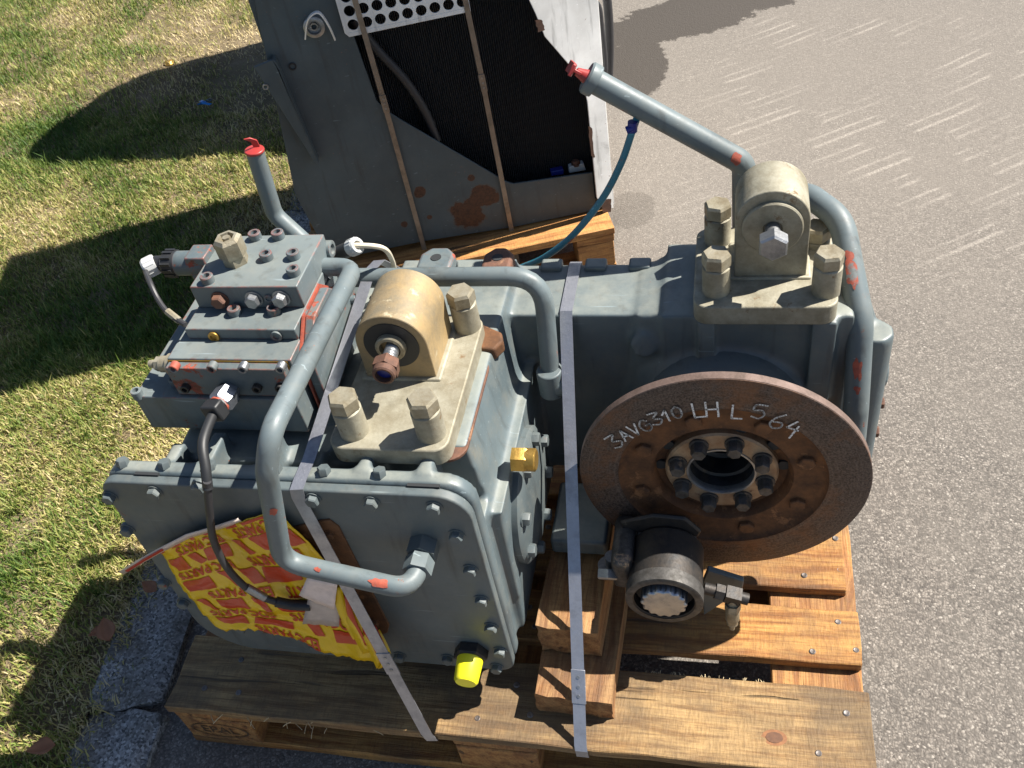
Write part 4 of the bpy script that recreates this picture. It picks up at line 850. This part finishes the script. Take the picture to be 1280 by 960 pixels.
uR=gu0+.0225+(NC-.5)*pitch
bmesh.ops.remove_doubles(bm,verts=bm.verts[:],dist=.0002); pg=ob('perforated_plate',bm,M['white_sheet'],CU,smooth=30); pg['label']='white plate punched with round holes'
rx([(gu0+.0068,gz0-.006),(gu0-.001,gz0+.004),(gu0-.003,TOP),(gu0+.0066,TOP)],.006,.009,'plate_edge','white_sheet',pg,.0008); rx([(gu0+.0068,gz0-.0062),(uR,gz0-.0062),(uR,gz0+.0036),(gu0+.0068,gz0+.0036)],.006,.009,'plate_edge','white_sheet',pg,.0008)
# angle bracket, lifting ring, hole plugs, rust patches
a=[z7(*q,.03) for q in((92,207),(148,184),(168,215),(288,500),(280,508),(255,462))]; br=rx(a,.022,.03,'angle_bracket','sheet'); b2=[z7(*q,.03) for q in((148,182),(160,190),(292,505),(284,508),(168,218))]; rx(b2,.0,.0302,'bracket_flange','sheet',br)
u,z=z7(128,266,.03); bm=B(); lathe(bm,[(.007,0),(.007,.004),(.004,.004),(.004,0)],20,axis_m(RP(u,.03,z),EN)); ob('bolt',bm,M['steel'],br)
u,z=z7(277,78,.0); bm=B(); lathe(bm,[(.023,0),(.024,.012),(.021,.014),(.016,.014),(.015,.004),(.010,.004),(.009,.01),(.006,.01),(.005,0)],36,axis_m(RP(u,0,z),EN)); ob('ring',bm,M['steel'],CU)
ta=[z7(*q) for q in((250,100),(275,32),(297,36),(343,118),(338,128),(262,138))]
bm=B(); q=[RP(*((lambda t:(t[0],.002,t[1]))(z7(250,118)))),RP(*((lambda t:(t[0],.03,t[1]))(z7(258,60,.03)))),RP(*((lambda t:(t[0],.035,t[1]))(z7(290,38,.035)))),RP(*((lambda t:(t[0],.03,t[1]))(z7(320,75,.03)))),RP(*((lambda t:(t[0],.006,t[1]))(z7(342,122,.006))))]; ribbon(bm,spline(q,5),EN*.012,.003); ob('bent_tab',bm,M['white_sheet'],CU)
u,z=z7(211,204); bm=B(); lathe(bm,[(.009,0),(.009,.003),(.006,.003),(.005,-.004),(0,-.004)],24,axis_m(RP(u,0,z),EN)); ob('grommet',bm,M['rubber'],CU)
hp=[z7(*q,-.03) for q in((400,60),(470,150),(560,250),(620,345),(655,432))]; bm=B(); tube(bm,spline([RP(u,-.03,z) for u,z in hp]),.011,14); ob('drain_hose',bm,M['cable'],CU)
u,z=z7(1085,512,-.03); bm=B(); extr(bm,[(u-.022,z-.016),(u+.024,z-.018),(u+.02,z+.004),(u-.02,z+.002)],-.05,-.03,lambda a,y,b:RP(a,y,b)); cl=ob('corner_clip',bm,M['white_plastic'],CU,.002); bolt(RP(u,-.04,z+.003),(0,0,1),cl,.010,.010,M['rusty_bolt'])
u,z=z7(1020,530,-.03); bm=B(); extr(bm,[(u-.012,z-.01),(u+.022,z-.012),(u+.022,z+.004),(u-.012,z+.004)],-.05,-.03,lambda a,y,b:RP(a,y,b)); ob('blue_clip',bm,M['blue_cap'],CU,.002)
bm=B(); tube(bm,spline([RP(.5,-.28,.70),RP(.58,-.25,.69),RP(.605,-.25,.62),RP(.60,-.25,.45),RP(.575,-.25,.34),RP(.5,-.25,.32)]),.012,14); ob('return_hose',bm,M['cable'],CU)
bm=B(); tube(bm,spline([RP(.5,-.20,.64),RP(.565,-.2,.63),RP(.575,-.2,.56),RP(.57,-.2,.42),RP(.5,-.2,.38)]),.008,12); ob('return_hose',bm,M['cable'],CU)
# rear pallet
ANG=math.atan2(EU.y,EU.x); RT4=Matrix.Translation((.672,1.425,0))@Matrix.Rotation(ANG,4,'Z')@Matrix.Diagonal((.70,1,1,1))@Matrix.Translation((-1.2,0,0))
rp=empty('wooden_pallet',(RT4@V(.6,.4,0)),'orange wooden pallet under the tall radiator cooler','pallet','wooden pallets'); pallet(rp,RT4,(M['wood_back'],M['wood_back']),False,6)
for (ua,ub),nm in((((-.011,.0),'left brown strap down the front panel of the radiator cooler')),(((.229,.244),'right brown strap crossing the black core of the radiator cooler'))):
    strap([RP(ua-.003,.0125,TOP+.022),RP(ua,.0125,.83),RP((ua+ub)/2,.0105,.58),RP(ub,.006,.10),RP(ub,.006,.0)],.0125,EU,'strap_brown',nm,[(1,.99,.045)])
# unseen rounded block added behind the cooler to throw the lawn shadow
bm=B(); pr=[(0,.0),(.75,.0),(.75,1.15),(.70,1.36),(.58,1.54),(.42,1.66),(.28,1.68),(.14,1.62),(.04,1.46),(0,1.25)]
extr(bm,pr,-.48,.38,lambda a,y,b:(y,2.46+a,b)); caster=ob('shadow_caster',bm,M['sheet'],None,.02,3); tag(caster,'unseen grey rounded block added behind the radiator cooler to throw a rounded shadow on the lawn','shadow caster')
# ---------------------------------------------------------------- small litter
def leaf(p,size,rz,label,mat='leaf'):
    bm=B(); n=8; rows=[]
    for i in range(n+1):
        t=i/n; w=size*.32*math.sin(math.pi*t**.8)*(1+.2*random.random()); y=(t-.5)*size; z=.25*size*(t-.5)**2*2
        rows.append([bm.verts.new((s*w,y,z+abs(s)*w*.7+.002)) for s in(-1,-.5,0,.5,1)])
    for a,b in zip(rows,rows[1:]):
        for k in range(4): bm.faces.new((a[k],a[k+1],b[k+1],b[k]))
    o=bpy.data.objects.new('dry_leaf',mesh('dry_leaf',bm,M[mat],180)); o.matrix_basis=Matrix.Translation(p)@Matrix.Rotation(rz,4,'Z')@Matrix.Rotation(.3,4,'X'); COL.objects.link(o)
    s=o.modifiers.new('t','SOLIDIFY'); s.thickness=.0006; tag(o,label,'leaf','dry leaves by the kerb'); return o
leaf(AZ(135,788,.055),.055,.6,'curled brown leaf on the kerb stone near the gearbox'); leaf(AZ(52,938,.05),.05,2.1,'brown leaf at the grass edge in the lower left corner')
leaf(AZ(122,793,.05),.035,2.4,'small reddish leaf beside the larger curled leaf on the kerb')
leaf(AZ(187,735,.055),.04,1.2,'reddish leaf just below the corner of the front cover')
def blob(name,p,r,mat,label,cat):
    bm=B(); bmesh.ops.create_icosphere(bm,subdivisions=3,radius=r)
    for v in bm.verts: v.co*=1+.35*noise.noise(v.co*60); v.co.z*=.55
    o=bpy.data.objects.new(name,mesh(name,bm,M[mat],180)); o.location=p; COL.objects.link(o); tag(o,label,cat)
blob('yellow_fruit',AZ(212,79,.05),.022,'brass','small yellow orange lump lying on the shaded lawn','litter')
bm=B()
p=AZ(255,130,.06)
for k in range(6): ribbon(bm,spline([V(0,0,0),V(random.uniform(-.02,.02),random.uniform(-.02,.02),.012),V(random.uniform(-.04,.04),random.uniform(-.04,.04),.004)],4),(.012,.006,.003),.0006)
o=bpy.data.objects.new('blue_scrap',mesh('blue_scrap',bm,M['blue_scrap'] if 'blue_scrap' in M else M.setdefault('blue_scrap',plain('blue_scrap',(.01,.2,.6),.4)),180)); o.location=p; COL.objects.link(o); tag(o,'crumpled bright blue plastic scrap on the lawn','litter')
# knots in the front board and rust runs on the white post
p=AZ(968,922,.1446)
for k,(rr,mm) in enumerate(((.0155,'knot_ring'),(.0105,'knot'))):
    if mm not in M: M[mm]=plain(mm,(.11,.045,.018) if k else (.22,.09,.03),.6,None,.5,150)
    bm=B(); n=24; ring=[bm.verts.new((p.x+math.cos(6.2832*i/n)*rr*1.25*(1+.12*noise.noise((i*.7,k,2))),p.y+math.sin(6.2832*i/n)*rr*.85,.1447+.0006*k)) for i in range(n)]; bm.faces.new(ring); ob('knot',bm,M[mm],fp,smooth=0)
def postrust(pts,seed):
    bm=B(); vs=[]
    P=[z7(*q) for q in pts]; n=len(P)
    for i in range(n):
        a,b=P[i],P[(i+1)%n]
        for k in range(6):
            t=k/6; u=a[0]+(b[0]-a[0])*t; z=a[1]+(b[1]-a[1])*t; q=noise.noise_vector(Vector((u*160+seed,z*160,seed)))*.004; vs.append(bm.verts.new(RP(u+q.x,.0052+(.534-u-q.x)*.42,z+q.y)))
    bm.faces.new(vs); ob('rust_patch',bm,M['rust_dark'],ps,smooth=0)
postrust([(941,22),(966,30),(972,58),(950,62)],1.); postrust([(1152,600),(1190,607),(1188,645),(1160,640)],5.); postrust([(1114,370),(1126,380),(1134,470),(1122,462)],8.)
# bare primer patches where the pipe paint has flaked off
def flake(p,q,t,rad,la,lb,parent,seed):
    c=p.lerp(q,t); ax=(q-p).normalized(); to=(CAM-c).normalized(); n0=(to-ax*to.dot(ax)).normalized(); t0=ax.cross(n0); bm=B(); nn=28; ring=[]
    cen=bm.verts.new(c+n0*(rad+.0007))
    def at(a,b): return c+ax*a+(n0*math.cos(b/rad)+t0*math.sin(b/rad))*(rad+.0006)
    mid=[]
    for k in range(nn):
        a=6.2832*k/nn; q=1+.7*noise.noise((math.cos(a)*1.5+seed,math.sin(a)*1.5,seed*2)); ring.append(bm.verts.new(at(math.cos(a)*la*q,math.sin(a)*lb*q))); mid.append(bm.verts.new(at(math.cos(a)*la*q*.5,math.sin(a)*lb*q*.5)))
    for k in range(nn):
        j=(k+1)%nn; bm.faces.new((ring[k],ring[j],mid[j],mid[k])); bm.faces.new((mid[k],mid[j],cen))
    ob('flaked_paint',bm,M['primer'],parent,smooth=180)
a,b,c,d=AY(1052,274,.585),AY(1076,400,.47),AY(1070,510,.42),AY(1062,600,.40)
flake(a,b,.42,.019,.012,.006,pe,1.3); flake(a,b,.56,.019,.02,.008,pe,4.1); flake(b,c,.5,.019,.018,.006,pe,6.2); flake(b,c,.72,.019,.007,.004,pe,2.7)
a,b,c=AY(333,590,.02),AY(353,702,.02),V(AY(527,687,.07).x,.008,AY(527,687,.07).z-.006)
flake(a,b,.32,.014,.007,.005,pa,3.3); flake(b,c,.78,.014,.013,.006,pa,5.2); flake(b,c,.3,.014,.004,.003,pa,7.2)
a,b=AY(735,97,.66),AY(930,204,.66); flake(a,b,.93,.0185,.008,.01,pc,2.2)
